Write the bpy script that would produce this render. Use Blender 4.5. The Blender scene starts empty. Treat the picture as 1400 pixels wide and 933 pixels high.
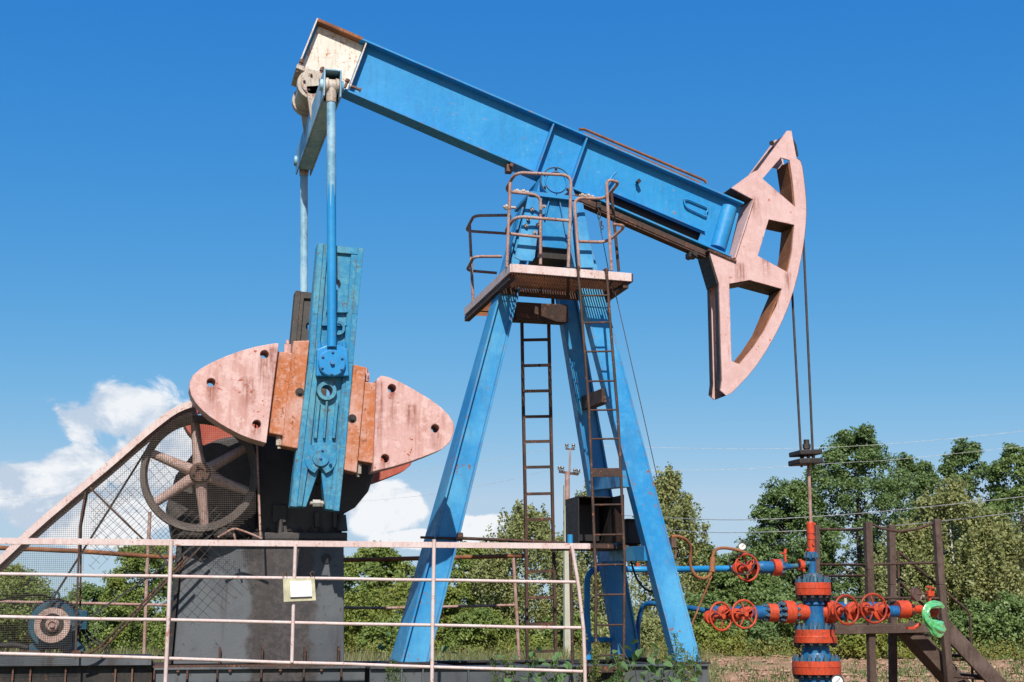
import bpy, math, random
from math import sin, cos, tan, pi, sqrt, radians, atan2
from mathutils import Vector, Matrix, Quaternion
from mathutils.geometry import tessellate_polygon
random.seed(7)
SC = bpy.context.scene
COL = SC.collection
# ------------------------------------------------------------------ camera
FPX, CX, CY = 1880.0, 700.0, 466.5            # focal length and centre in pixels of the 1400x933 photograph
CAMZ = 1.45
PITCH = math.atan(384.0 / FPX)
YAW = math.atan(510.0 * cos(PITCH) / FPX)
cam_d = bpy.data.cameras.new('camera')
cam_d.sensor_width = 36.0
cam_d.lens = FPX / 1400.0 * 36.0
cam_d.clip_start = 0.1
cam_d.clip_end = 6000.0
cam = bpy.data.objects.new('camera', cam_d)
COL.objects.link(cam)
cam.location = (0, 0, CAMZ)
cam.rotation_euler = (pi / 2 + PITCH, 0, -YAW)
SC.camera = cam
# ------------------------------------------------------------------ sun, sky, exposure
SUN_DIR = Vector((0.27, 1.0, -1.0)).normalized()      # the way the light travels
SUN_ELEV = math.asin(-SUN_DIR.z)
SUN_AZ = atan2(-SUN_DIR.x, -SUN_DIR.y)                 # from +Y towards +X
sun_d = bpy.data.lights.new('sun', 'SUN')
sun_d.energy = 5.0
sun_d.angle = radians(0.53)
sun_d.color = (1.0, 0.95, 0.87)
sun = bpy.data.objects.new('sun', sun_d)
COL.objects.link(sun)
sun.location = (-5, -20, 30)
sun.rotation_euler = SUN_DIR.to_track_quat('-Z', 'Y').to_euler()

def pixdir(px, py):
    a, b = (px - CX) / FPX, (CY - py) / FPX
    F = Vector((sin(YAW), cos(YAW), 0)); R = Vector((cos(YAW), -sin(YAW), 0)); Z = Vector((0, 0, 1))
    return F * cos(PITCH) + Z * sin(PITCH) + R * a + (Z * cos(PITCH) - F * sin(PITCH)) * b
def PV(px, py, v):
    d = pixdir(px, py)
    t = v / d.y
    return Vector((d.x * t, v, CAMZ + d.z * t))
def PZ(px, py, z):
    d = pixdir(px, py); t = (z - CAMZ) / d.z
    return Vector((d.x * t, d.y * t, z))
def PD(px, py, dist):
    d = pixdir(px, py); t = dist / sqrt(d.x ** 2 + d.y ** 2)
    return Vector((d.x * t, d.y * t, CAMZ + d.z * t))
def MPP(px, py, v):                                    # metres per pixel on the plane y = v
    return (PV(px, py + 1, v) - PV(px, py, v)).length
def MPH(px, py, v):
    return (PV(px + 1, py, v) - PV(px, py, v)).length

world = bpy.data.worlds.new('World')
SC.world = world
world.use_nodes = True
wn, wl = world.node_tree.nodes, world.node_tree.links
wn.clear()
w_out = wn.new('ShaderNodeOutputWorld')
w_bg = wn.new('ShaderNodeBackground')
w_bg.inputs['Strength'].default_value = 0.084
w_sky = wn.new('ShaderNodeTexSky')
w_sky.sky_type = 'NISHITA'
w_sky.sun_disc = False
w_sky.sun_elevation = SUN_ELEV
w_sky.sun_rotation = SUN_AZ
w_sky.altitude = 300
w_sky.air_density = 1.0
w_sky.dust_density = 0.6
w_sky.ozone_density = 3.0
def wmath(op, a, b=None, c=None, clamp=False):
    n = wn.new('ShaderNodeMath'); n.operation = op; n.use_clamp = clamp
    for i, s in enumerate((a, b, c)):
        if s is None: continue
        if isinstance(s, (int, float)): n.inputs[i].default_value = s
        else: wl.new(s, n.inputs[i])
    return n.outputs[0]
w_tc = wn.new('ShaderNodeTexCoord')
w_dir = w_tc.outputs['Generated']
def wnoise(scale, detail, rough, zs, off=(0, 0, 0), dist=0.0):
    mp = wn.new('ShaderNodeMapping'); mp.inputs['Scale'].default_value = (1, 1, zs); mp.inputs['Location'].default_value = off
    wl.new(w_dir, mp.inputs['Vector'])
    n = wn.new('ShaderNodeTexNoise'); n.inputs['Scale'].default_value = scale; n.inputs['Detail'].default_value = detail
    n.inputs['Roughness'].default_value = rough; n.inputs['Distortion'].default_value = dist
    wl.new(mp.outputs[0], n.inputs['Vector'])
    return n.outputs['Fac']
# cumulus: banks low over the horizon, all round; the ones in view sit where the photograph has them
CLOUDS = [(165, 562, 105, 46), (215, 628, 75, 62), (105, 640, 52, 30), (25, 668, 75, 42), (120, 705, 130, 40), (525, 692, 58, 36), (655, 724, 60, 24), (575, 738, 60, 14)]
acc = None
for (px, py, rx, ry) in CLOUDS:
    d = pixdir(px, py).normalized()
    sub = wn.new('ShaderNodeVectorMath'); sub.operation = 'SUBTRACT'; wl.new(w_dir, sub.inputs[0]); sub.inputs[1].default_value = d
    scl = wn.new('ShaderNodeVectorMath'); scl.operation = 'MULTIPLY'; wl.new(sub.outputs[0], scl.inputs[0])
    scl.inputs[1].default_value = (FPX / rx, FPX / rx, FPX / ry)
    ln = wn.new('ShaderNodeVectorMath'); ln.operation = 'LENGTH'; wl.new(scl.outputs[0], ln.inputs[0])
    g = wmath('MULTIPLY', wmath('SUBTRACT', 1.40, ln.outputs['Value'], clamp=True), 1.3)
    acc = g if acc is None else wmath('MAXIMUM', acc, g)
w_sep = wn.new('ShaderNodeSeparateXYZ'); wl.new(w_dir, w_sep.inputs[0])
big = wnoise(3.1, 3, 0.5, 2.0, (3.3, 1.7, 0.2))
fine = wnoise(15.0, 10, 0.60, 1.35, (0.4, 2.2, 0.9), 0.4)
fine2 = wnoise(15.0, 10, 0.60, 1.35, (0.4 + 0.006, 2.2 + 0.02, 0.9 - 0.022), 0.4)
band = wn.new('ShaderNodeMapRange'); band.inputs['From Min'].default_value = 0.10; band.inputs['From Max'].default_value = 0.02
wl.new(w_sep.outputs['Z'], band.inputs['Value'])
inview = wn.new('ShaderNodeVectorMath'); inview.operation = 'DOT_PRODUCT'
wl.new(w_dir, inview.inputs[0]); fd = pixdir(700, 600).normalized(); inview.inputs[1].default_value = fd
iv = wn.new('ShaderNodeMapRange'); iv.inputs['From Min'].default_value = 0.88; iv.inputs['From Max'].default_value = 0.93
iv.inputs['To Min'].default_value = 1.0; iv.inputs['To Max'].default_value = 0.0; wl.new(inview.outputs['Value'], iv.inputs['Value'])
elsewhere = wmath('MULTIPLY', wmath('MULTIPLY', wmath('SUBTRACT', big, 0.42, clamp=True), 4.0), wmath('MULTIPLY', band.outputs[0], iv.outputs[0]), clamp=True)
dens = wmath('MAXIMUM', acc, elsewhere)
mask_in = wmath('ADD', wmath('MULTIPLY', dens, 1.0), wmath('MULTIPLY', wmath('SUBTRACT', fine, 0.5), 3.0))
mk = wn.new('ShaderNodeMapRange'); mk.interpolation_type = 'SMOOTHSTEP'
mk.inputs['From Min'].default_value = 0.50; mk.inputs['From Max'].default_value = 0.82
wl.new(mask_in, mk.inputs['Value'])
gate = wn.new('ShaderNodeMapRange'); gate.inputs['From Min'].default_value = 0.02; gate.inputs['From Max'].default_value = 0.35
wl.new(dens, gate.inputs['Value'])
cmask = wmath('MULTIPLY', wmath('MULTIPLY', mk.outputs[0], gate.outputs[0]), 0.93)
relief = wmath('ADD', 0.62, wmath('MULTIPLY', wmath('SUBTRACT', fine, fine2), 7.5), clamp=True)
ccol = wn.new('ShaderNodeMix'); ccol.data_type = 'RGBA'
ccol.inputs[6].default_value = (4.9, 5.8, 7.0, 1); ccol.inputs[7].default_value = (8.4, 8.5, 8.7, 1)
wl.new(relief, ccol.inputs[0])
wmix = wn.new('ShaderNodeMix'); wmix.data_type = 'RGBA'
# deep polarised summer blue: one tone curve per channel on the whole sky
w_rgb = wn.new('ShaderNodeSeparateColor'); wl.new(w_sky.outputs[0], w_rgb.inputs[0])
w_cmb = wn.new('ShaderNodeCombineColor')
for i, (hz_in, hz_out, pw) in enumerate(((4.73, 3.9, 1.90), (6.72, 5.5, 0.86), (7.99, 7.15, 0.30))):
    wl.new(wmath('MULTIPLY', wmath('POWER', wmath('MINIMUM', wmath('MULTIPLY', w_rgb.outputs[i], 1.0 / hz_in), 1.04), pw), hz_out), w_cmb.inputs[i])
wl.new(cmask, wmix.inputs[0]); wl.new(w_cmb.outputs[0], wmix.inputs[6]); wl.new(ccol.outputs[2], wmix.inputs[7])
wl.new(wmix.outputs[2], w_bg.inputs['Color']); wl.new(w_bg.outputs[0], w_out.inputs['Surface'])

SC.view_settings.view_transform = 'Standard'
SC.view_settings.look = 'None'
SC.view_settings.exposure = 0.40
SC.view_settings.gamma = 1.0
SC.view_settings.use_curve_mapping = False
SC.render.engine = 'CYCLES'
SC.cycles.use_denoising = True
SC.cycles.max_bounces = 8
SC.cycles.transparent_max_bounces = 12

# ------------------------------------------------------------------ materials
M = {}
class NT:
    def __init__(s, name):
        s.m = bpy.data.materials.new(name); s.m.use_nodes = True
        s.n, s.l = s.m.node_tree.nodes, s.m.node_tree.links
        s.b = s.n['Principled BSDF']; M[name] = s.m
        s.tc = s.n.new('ShaderNodeTexCoord')
        s.co = s.tc.outputs['Object']
    def link(s, a, b): s.l.new(a, b)
    def noise(s, scale, detail=5, rough=0.55, stretch=None, off=(0, 0, 0), dist=0.0):
        mp = s.n.new('ShaderNodeMapping'); mp.inputs['Location'].default_value = off
        if stretch: mp.inputs['Scale'].default_value = stretch
        s.link(s.co, mp.inputs['Vector'])
        n = s.n.new('ShaderNodeTexNoise'); n.inputs['Scale'].default_value = scale; n.inputs['Detail'].default_value = detail
        n.inputs['Roughness'].default_value = rough; n.inputs['Distortion'].default_value = dist
        s.link(mp.outputs[0], n.inputs['Vector'])
        return n.outputs['Fac']
    def ramp(s, f, a, b, lo=0.0, hi=1.0):
        n = s.n.new('ShaderNodeMapRange'); n.interpolation_type = 'SMOOTHSTEP'
        n.inputs['From Min'].default_value = a; n.inputs['From Max'].default_value = b
        n.inputs['To Min'].default_value = lo; n.inputs['To Max'].default_value = hi
        s.link(f, n.inputs['Value']); return n.outputs[0]
    def math(s, op, a, b, clamp=False):
        n = s.n.new('ShaderNodeMath'); n.operation = op; n.use_clamp = clamp
        for i, x in enumerate((a, b)):
            if isinstance(x, (int, float)): n.inputs[i].default_value = x
            else: s.link(x, n.inputs[i])
        return n.outputs[0]
    def mix(s, f, a, b):
        n = s.n.new('ShaderNodeMix'); n.data_type = 'RGBA'
        if isinstance(f, (int, float)): n.inputs[0].default_value = f
        else: s.link(f, n.inputs[0])
        for k, x in ((6, a), (7, b)):
            if isinstance(x, tuple): n.inputs[k].default_value = x + (1,)
            else: s.link(x, n.inputs[k])
        return n.outputs[2]
    def sep(s):
        n = s.n.new('ShaderNodeSeparateXYZ'); s.link(s.co, n.inputs[0]); return n.outputs
    def edge(s, rad):
        bv = s.n.new('ShaderNodeBevel'); bv.samples = 4; bv.inputs['Radius'].default_value = rad
        ge = s.n.new('ShaderNodeNewGeometry')
        d = s.n.new('ShaderNodeVectorMath'); d.operation = 'DOT_PRODUCT'
        s.link(bv.outputs[0], d.inputs[0]); s.link(ge.outputs['Normal'], d.inputs[1])
        return d.outputs['Value']
    def bump(s, f, strength, dist=0.01):
        n = s.n.new('ShaderNodeBump'); n.inputs['Strength'].default_value = strength; n.inputs['Distance'].default_value = dist
        s.link(f, n.inputs['Height']); s.link(n.outputs[0], s.b.inputs['Normal'])
    def done(s, col, rough=0.5, metal=0.0, spec=0.5):
        if not isinstance(col, tuple): col = s.mix(0.13, col, (0.0, 0.0, 0.0))
        if isinstance(col, tuple): s.b.inputs['Base Color'].default_value = col + (1,)
        else: s.link(col, s.b.inputs['Base Color'])
        if isinstance(rough, (int, float)): s.b.inputs['Roughness'].default_value = rough
        else: s.link(rough, s.b.inputs['Roughness'])
        s.b.inputs['Metallic'].default_value = metal
        s.b.inputs['Specular IOR Level'].default_value = spec
        return s.m
RUST = (0.105, 0.040, 0.018)
def paint(name, base, fade, rust=0.30, rustcol=RUST, dirt=0.25, rough=0.42, scale=2.2, edge=0.6, edgecol=None, fadeamt=0.8, spots=0.0, spotcol=(0.7, 0.72, 0.72), dirtcol=(0.08, 0.065, 0.05), runs=0.45, runcol=(0.10, 0.06, 0.04), mott=0.18, weeps=()):
    t = NT(name)
    n1 = t.noise(scale * 0.7, 6, 0.6)
    n2 = t.noise(scale * 9, 9, 0.68, off=(3.1, 1.2, 0.4))
    n3 = t.noise(scale * 3.2, 6, 0.62, stretch=(2.6, 2.6, 0.32), off=(7, 2, 1))
    n4 = t.noise(scale * 1.9, 5, 0.6, off=(1, 9, 4))
    c = t.mix(t.math('MULTIPLY', t.ramp(n1, 0.40, 0.66), fadeamt), base, fade)
    c = t.mix(t.math('MULTIPLY', t.ramp(n3, 0.47, 0.68), dirt), c, dirtcol)
    if spots:
        sp = t.math('MULTIPLY', t.ramp(n2, 0.60, 0.68), t.ramp(n4, 0.52, 0.62))
        c = t.mix(t.math('MULTIPLY', sp, spots), c, spotcol)
    n5 = t.noise(scale * 22, 6, 0.7, off=(2, 5, 8)); n6 = t.noise(scale * 7.5, 5, 0.62, stretch=(3.0, 3.0, 0.16), off=(4, 4, 4)); n7 = t.noise(scale * 2.6, 4, 0.5, off=(8, 3, 6))
    c = t.mix(t.ramp(n5, 0.34, 0.66, 0.0, mott), c, tuple(x * (0.50 if base[0] < 0.4 else 0.66) for x in base))
    c = t.mix(t.math('MULTIPLY', t.ramp(t.noise(scale * 5.5, 7, 0.7, off=(6, 1, 3)), 0.50, 0.60), mott * 1.6), c, fade)
    c = t.mix(t.math('MULTIPLY', t.math('MULTIPLY', t.ramp(n6, 0.58, 0.74), t.ramp(n7, 0.45, 0.62)), runs), c, runcol)
    if weeps:                                  # rust weeping down from holes, bolts and seams
        xyz = t.sep(); wx_ = t.math('ADD', xyz[0], t.math('MULTIPLY', t.math('SUBTRACT', n1, 0.5), 0.10)); tot = None
        for hx, hz, ln_, wd in weeps:
            ad = t.math('ABSOLUTE', t.math('SUBTRACT', wx_, hx), 0.0); dr = t.math('SUBTRACT', hz, xyz[2])
            mk_ = t.math('MULTIPLY', t.ramp(ad, wd, wd * 0.25), t.math('MULTIPLY', t.ramp(dr, -0.05, 0.01), t.ramp(dr, ln_, ln_ * 0.1)))
            tot = mk_ if tot is None else t.math('MAXIMUM', tot, mk_)
        c = t.mix(t.math('MULTIPLY', tot, t.ramp(t.math('ADD', n6, t.math('MULTIPLY', n2, 0.6)), 0.62, 0.95, 0.15, 0.85)), c, tuple(0.55 * a + 0.45 * b for a, b in zip(runcol, rustcol)))
    rc = t.mix(t.ramp(n2, 0.35, 0.65), rustcol, tuple(min(1, x * 2.1) for x in rustcol))
    chips = t.math('MULTIPLY', t.ramp(t.math('ADD', n2, t.math('MULTIPLY', n4, 0.55)), 0.98 - 0.25 * rust, 1.02 - 0.25 * rust), 1.0)
    big = t.math('MULTIPLY', t.ramp(t.math('ADD', t.math('MULTIPLY', n4, 0.8), t.math('MULTIPLY', n5, 0.35)), 0.80 - 0.1 * rust, 0.82 - 0.1 * rust), 1.0)
    if rust > 0: c = t.mix(t.math('MAXIMUM', chips, big), c, rc)
    if edge > 0:
        e = t.ramp(t.edge(0.018), 0.985, 0.90)
        e = t.math('MULTIPLY', e, t.ramp(n2, 0.46, 0.56))
        c = t.mix(t.math('MULTIPLY', e, edge), c, edgecol if edgecol else rc)
    r = t.ramp(n2, 0.3, 0.7, rough - 0.07, rough + 0.18)
    t.bump(t.math('ADD', t.math('MULTIPLY', n2, 0.5), t.math('ADD', t.math('MULTIPLY', chips, -0.4), t.math('MULTIPLY', n7, 2.2))), 0.22, 0.005)
    return t.done(c, r, 0.0, 0.32)
paint('blue_paint', (0.014, 0.235, 0.53), (0.032, 0.29, 0.585), rust=0.10, dirt=0.24, dirtcol=(0.02, 0.13, 0.27), runs=0.5, runcol=(0.03, 0.13, 0.24), mott=0.12, spots=0.9, spotcol=(0.48, 0.66, 0.78), rough=0.45)
paint('blue_leg', (0.016, 0.225, 0.50), (0.085, 0.35, 0.58), rust=0.20, mott=0.14, dirt=0.15, fadeamt=0.9, scale=1.6, spots=0.3, spotcol=(0.4, 0.6, 0.72))
paint('blue_pale', (0.16, 0.36, 0.50), (0.42, 0.60, 0.70), rust=0.12, dirt=0.25, scale=3)
paint('blue_crank', (0.022, 0.235, 0.44), (0.10, 0.33, 0.43), rust=0.30, rustcol=(0.05, 0.045, 0.04), mott=0.35, runs=0.8, runcol=(0.14, 0.10, 0.07), dirt=0.7, dirtcol=(0.10, 0.12, 0.11), scale=3.2, fadeamt=1.0)
paint('blue_valve', (0.004, 0.100, 0.29), (0.02, 0.17, 0.34), rust=0.40, rustcol=(0.05, 0.045, 0.04), dirt=0.6, dirtcol=(0.03, 0.04, 0.045), scale=6, rough=0.42)
paint('blue_motor', (0.012, 0.085, 0.14), (0.04, 0.15, 0.20), rust=0.4, dirt=0.5, scale=6)
paint('teal_bolt', (0.018, 0.115, 0.19), (0.07, 0.19, 0.24), rust=0.5, dirt=0.4, scale=9)
X0 = PV(700, 905, 14.0).x
def weep(v, pts): return [(PV(x, y, v).x - X0, PV(x, y, v).z, l, w) for x, y, l, w in pts]
paint('pink_paint', weeps=weep(13.83, ((1012, 362, 0.5, 0.10), (1032, 272, 0.35, 0.07), (1046, 352, 0.35, 0.08), (1078, 308, 0.4, 0.06), (1000, 398, 0.7, 0.05), (1060, 246, 0.3, 0.06), (1078, 376, 0.4, 0.06))), base=(0.60, 0.385, 0.355), fade=(0.68, 0.475, 0.445), rust=0.16, rustcol=(0.20, 0.06, 0.035), dirt=0.22, dirtcol=(0.40, 0.19, 0.15), rough=0.6, scale=2.4, runs=0.75, runcol=(0.34, 0.15, 0.11), mott=0.28, spots=0.7, spotcol=(0.68, 0.50, 0.46))
paint('pink_weight', weeps=weep(12.78, ((361.6, 488, 0.45, 0.07), (288.6, 527, 0.35, 0.07), (351, 584, 0.2, 0.07), (536, 535, 0.5, 0.07), (595, 590, 0.25, 0.07), (526, 631, 0.15, 0.06), (375, 478, 0.8, 0.06), (340, 520, 0.4, 0.09), (372, 512, 0.3, 0.08), (519, 524, 0.9, 0.05), (562, 556, 0.35, 0.08))), base=(0.62, 0.365, 0.325), fade=(0.70, 0.49, 0.45), rust=0.28, rustcol=(0.17, 0.035, 0.018), dirt=0.5, dirtcol=(0.40, 0.15, 0.10), rough=0.62, scale=2.0, runs=0.85, runcol=(0.30, 0.10, 0.06), mott=0.36, spots=0.9, spotcol=(0.72, 0.56, 0.52))
paint('orange_clamp', (0.48, 0.150, 0.050), (0.60, 0.36, 0.30), rust=0.35, rustcol=(0.13, 0.045, 0.02), dirt=0.35, dirtcol=(0.30, 0.09, 0.03), rough=0.6, scale=3.6, fadeamt=1.0, mott=0.3, runs=0.8, runcol=(0.20, 0.06, 0.025))
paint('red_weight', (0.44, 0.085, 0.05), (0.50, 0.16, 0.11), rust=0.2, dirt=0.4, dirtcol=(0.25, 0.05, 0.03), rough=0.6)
paint('pale_rail', (0.62, 0.47, 0.435), (0.70, 0.60, 0.57), rust=0.34, rustcol=(0.20, 0.09, 0.06), dirt=0.3, dirtcol=(0.42, 0.20, 0.15), rough=0.55, scale=5, edge=0.3)
paint('rusty_rail', (0.36, 0.20, 0.165), (0.50, 0.36, 0.32), rust=0.5, dirt=0.5, rough=0.7, scale=6, edge=0.3)
paint('brown_steel', (0.042, 0.026, 0.020), (0.10, 0.050, 0.035), rust=0.4, rustcol=(0.14, 0.05, 0.025), dirt=0.4, rough=0.7, scale=5, edge=0.2)
paint('orange_rust', (0.34, 0.13, 0.05), (0.13, 0.05, 0.025), rust=0.5, dirt=0.5, rough=0.8, scale=5, edge=0.0)
paint('black_steel', (0.020, 0.018, 0.018), (0.050, 0.042, 0.038), rust=0.25, rustcol=(0.07, 0.03, 0.018), dirt=0.3, rough=0.55, scale=4, edge=0.25)
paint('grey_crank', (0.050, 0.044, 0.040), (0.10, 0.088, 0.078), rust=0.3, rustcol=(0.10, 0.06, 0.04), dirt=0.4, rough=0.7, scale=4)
paint('valve_red', (0.56, 0.052, 0.014), (0.60, 0.09, 0.035), rust=0.42, rustcol=(0.07, 0.03, 0.02), dirt=0.6, dirtcol=(0.20, 0.03, 0.014), rough=0.5, runs=0.8, mott=0.3, scale=6, edge=0.4)
paint('wheel_red', (0.30, 0.030, 0.012), (0.50, 0.06, 0.02), rust=0.3, dirt=0.3, dirtcol=(0.14, 0.02, 0.01), rough=0.4, scale=10, edge=0.3)
paint('white_paint', (0.66, 0.61, 0.52), (0.72, 0.70, 0.64), rust=0.42, rustcol=(0.24, 0.10, 0.045), dirt=0.5, dirtcol=(0.42, 0.28, 0.15), rough=0.6, scale=4, edge=0.9)
paint('pale_grease', (0.46, 0.40, 0.33), (0.56, 0.51, 0.44), rust=0.5, rustcol=(0.15, 0.06, 0.03), dirt=0.5, dirtcol=(0.2, 0.09, 0.05), rough=0.55, scale=7)
paint('spoke_paint', (0.46, 0.30, 0.26), (0.58, 0.43, 0.38), rust=0.5, rustcol=(0.17, 0.085, 0.06), dirt=0.5, dirtcol=(0.2, 0.12, 0.09), rough=0.7, scale=6)
paint('rim_steel', (0.12, 0.098, 0.088), (0.19, 0.16, 0.145), rust=0.4, rustcol=(0.10, 0.055, 0.035), dirt=0.4, rough=0.6, scale=6)
paint('old_iron', (0.10, 0.06, 0.045), (0.17, 0.10, 0.075), rust=0.4, rustcol=(0.17, 0.06, 0.03), dirt=0.4, rough=0.75, scale=6)
paint('bare_metal', (0.42, 0.40, 0.36), (0.50, 0.49, 0.46), rust=0.3, dirt=0.4, rough=0.4, scale=9)
paint('concrete', (0.36, 0.34, 0.30), (0.42, 0.40, 0.35), rust=0.0, dirt=0.5, dirtcol=(0.2, 0.19, 0.17), rough=0.9, scale=3, edge=0.0)
paint('pole_concrete', (0.44, 0.42, 0.33), (0.52, 0.50, 0.40), rust=0.0, dirt=0.35, dirtcol=(0.26, 0.24, 0.18), rough=0.9, scale=1.2, edge=0.0)
paint('wood', (0.075, 0.047, 0.036), (0.15, 0.105, 0.085), rust=0.2, rustcol=(0.045, 0.03, 0.022), dirt=0.6, dirtcol=(0.05, 0.032, 0.025), rough=0.85, scale=5, edge=0.0)
# oily grey pedestal plate
t = NT('oily_plate')
n1 = t.noise(1.3, 7, 0.6, off=(2, 0, 1)); n2 = t.noise(22, 9, 0.7); n3 = t.noise(2.4, 6, 0.6, stretch=(2.2, 2.2, 0.25)); n4 = t.noise(55, 4, 0.8)
c = t.mix(t.ramp(n1, 0.36, 0.64), (0.062, 0.068, 0.077), (0.105, 0.112, 0.121))
bx_ = PV(338, 800, 13.62).x - PV(700, 905, 14.0).x; bw_ = PV(432, 800, 13.62).x - PV(338, 800, 13.62).x
wob = t.math('ADD', t.sep()[0], t.math('MULTIPLY', t.math('SUBTRACT', t.noise(3.0, 6, 0.65, stretch=(1, 1, 0.8), off=(5, 5, 2)), 0.5), 0.55))
oil = t.math('MULTIPLY', t.ramp(wob, bx_ - 0.04, bx_ + 0.05), t.ramp(wob, bx_ + bw_ + 0.05, bx_ + bw_ - 0.04))
c = t.mix(t.math('MULTIPLY', oil, 0.92), c, t.mix(t.ramp(n2, 0.42, 0.62), (0.032, 0.026, 0.025), (0.070, 0.056, 0.052)))
c = t.mix(t.math('MULTIPLY', t.ramp(n3, 0.54, 0.66), 0.8), c, (0.060, 0.047, 0.044))
c = t.mix(t.math('MULTIPLY', t.ramp(n2, 0.60, 0.66), 0.7), c, (0.030, 0.026, 0.026))
t.bump(t.math('ADD', n2, t.math('MULTIPLY', n4, 0.4)), 0.35, 0.006)
t.done(c, t.ramp(n3, 0.4, 0.65, 0.62, 0.42))
t = NT('gearbox_iron')
n1 = t.noise(2.0, 7, 0.6); n2 = t.noise(30, 9, 0.75)
c = t.mix(t.ramp(n1, 0.4, 0.65), (0.030, 0.027, 0.026), (0.085, 0.074, 0.070))
t.bump(n2, 0.8, 0.01); t.done(c, t.ramp(n1, 0.4, 0.6, 0.45, 0.75))
def flat(name, col, rough=0.6, metal=0.0, scale=6, var=0.25, spec=0.5):
    t = NT(name); n = t.noise(scale, 6, 0.6)
    c = t.mix(t.ramp(n, 0.35, 0.65), tuple(x * (1 - var) for x in col), tuple(min(1, x * (1 + var)) for x in col))
    return t.done(c, rough, metal, spec)
flat('rubber', (0.022, 0.020, 0.019), 0.7)
flat('rope_steel', (0.060, 0.040, 0.032), 0.6, 0.3, 20)
flat('wire_alu', (0.46, 0.46, 0.44), 0.5, 0.3)
flat('mesh_wire', (0.12, 0.095, 0.08), 0.7, 0.2, 20)
flat('diamond_wire', (0.10, 0.075, 0.06), 0.8, 0.1, 20, 0.5)
flat('paper', (0.83, 0.84, 0.85), 0.6, 0, 3, 0.03)
flat('card', (0.50, 0.46, 0.30), 0.7, 0, 9, 0.2)
flat('gauge_face', (0.78, 0.78, 0.74), 0.4, 0, 9, 0.05)
flat('gauge_case', (0.07, 0.055, 0.05), 0.4, 0.2)
flat('gauge_brown', (0.11, 0.058, 0.045), 0.5, 0.0)
flat('black_box', (0.012, 0.011, 0.012), 0.5)
flat('insulator', (0.16, 0.15, 0.14), 0.3)
flat('bark', (0.085, 0.068, 0.052), 0.9, 0, 8, 0.4)
# polythene bag
t = NT('polythene'); n = t.noise(30, 6, 0.7)
c = t.mix(t.ramp(n, 0.3, 0.7), (0.05, 0.40, 0.10), (0.22, 0.66, 0.26))
t.bump(n, 0.25, 0.006); t.done(c, 0.22); t.b.inputs['Transmission Weight'].default_value = 0.25
# birch bark
t = NT('birch_bark'); n = t.noise(3, 6, 0.6, stretch=(1, 1, 5)); n2 = t.noise(9, 5, 0.6)
c = t.mix(t.ramp(n, 0.56, 0.66), (0.66, 0.64, 0.58), (0.06, 0.052, 0.045)); t.done(t.mix(t.math('MULTIPLY', n2, 0.3), c, (0.35, 0.32, 0.26)), 0.8)
def leafmat(name, a, b, cdark, trans=0.30, scale=0.6):
    t = NT(name)
    n = t.noise(scale, 4, 0.6); oi = t.n.new('ShaderNodeNewGeometry')
    rnd = oi.outputs['Random Per Island']
    c = t.mix(t.ramp(n, 0.35, 0.65), a, b)
    c = t.mix(t.math('MULTIPLY', rnd, 0.5), c, cdark)
    t.done(c, 0.5, 0, 0.35)
    tr = t.n.new('ShaderNodeBsdfTranslucent'); t.link(t.mix(0.5, c, (0.16, 0.22, 0.02)), tr.inputs['Color'])
    ms = t.n.new('ShaderNodeMixShader'); ms.inputs[0].default_value = trans
    t.link(t.b.outputs[0], ms.inputs[1]); t.link(tr.outputs[0], ms.inputs[2])
    t.link(ms.outputs[0], t.n['Material Output'].inputs['Surface'])
    return t.m
leafmat('oak_leaf', (0.117, 0.188, 0.059), (0.183, 0.261, 0.081), (0.059, 0.105, 0.032))
leafmat('oak_leaf_pale', (0.161, 0.235, 0.067), (0.215, 0.289, 0.083), (0.081, 0.134, 0.040))
leafmat('birch_leaf', (0.294, 0.312, 0.116), (0.376, 0.376, 0.141), (0.159, 0.183, 0.065), 0.35)
leafmat('bush_leaf', (0.179, 0.249, 0.056), (0.296, 0.333, 0.069), (0.086, 0.129, 0.028))
leafmat('lime_leaf', (0.235, 0.280, 0.050), (0.325, 0.336, 0.067), (0.118, 0.151, 0.031), 0.35)
leafmat('weed_leaf', (0.105, 0.165, 0.040), (0.165, 0.225, 0.060), (0.060, 0.100, 0.030), 0.35, 3)
leafmat('broad_leaf', (0.130, 0.250, 0.085), (0.200, 0.320, 0.120), (0.060, 0.120, 0.040), 0.35, 4)
leafmat('goldenrod', (0.265, 0.247, 0.052), (0.345, 0.310, 0.069), (0.149, 0.172, 0.046), 0.3, 2)
leafmat('grass_blade', (0.150, 0.165, 0.060), (0.330, 0.280, 0.135), (0.110, 0.135, 0.045), 0.3, 0.35)
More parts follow.
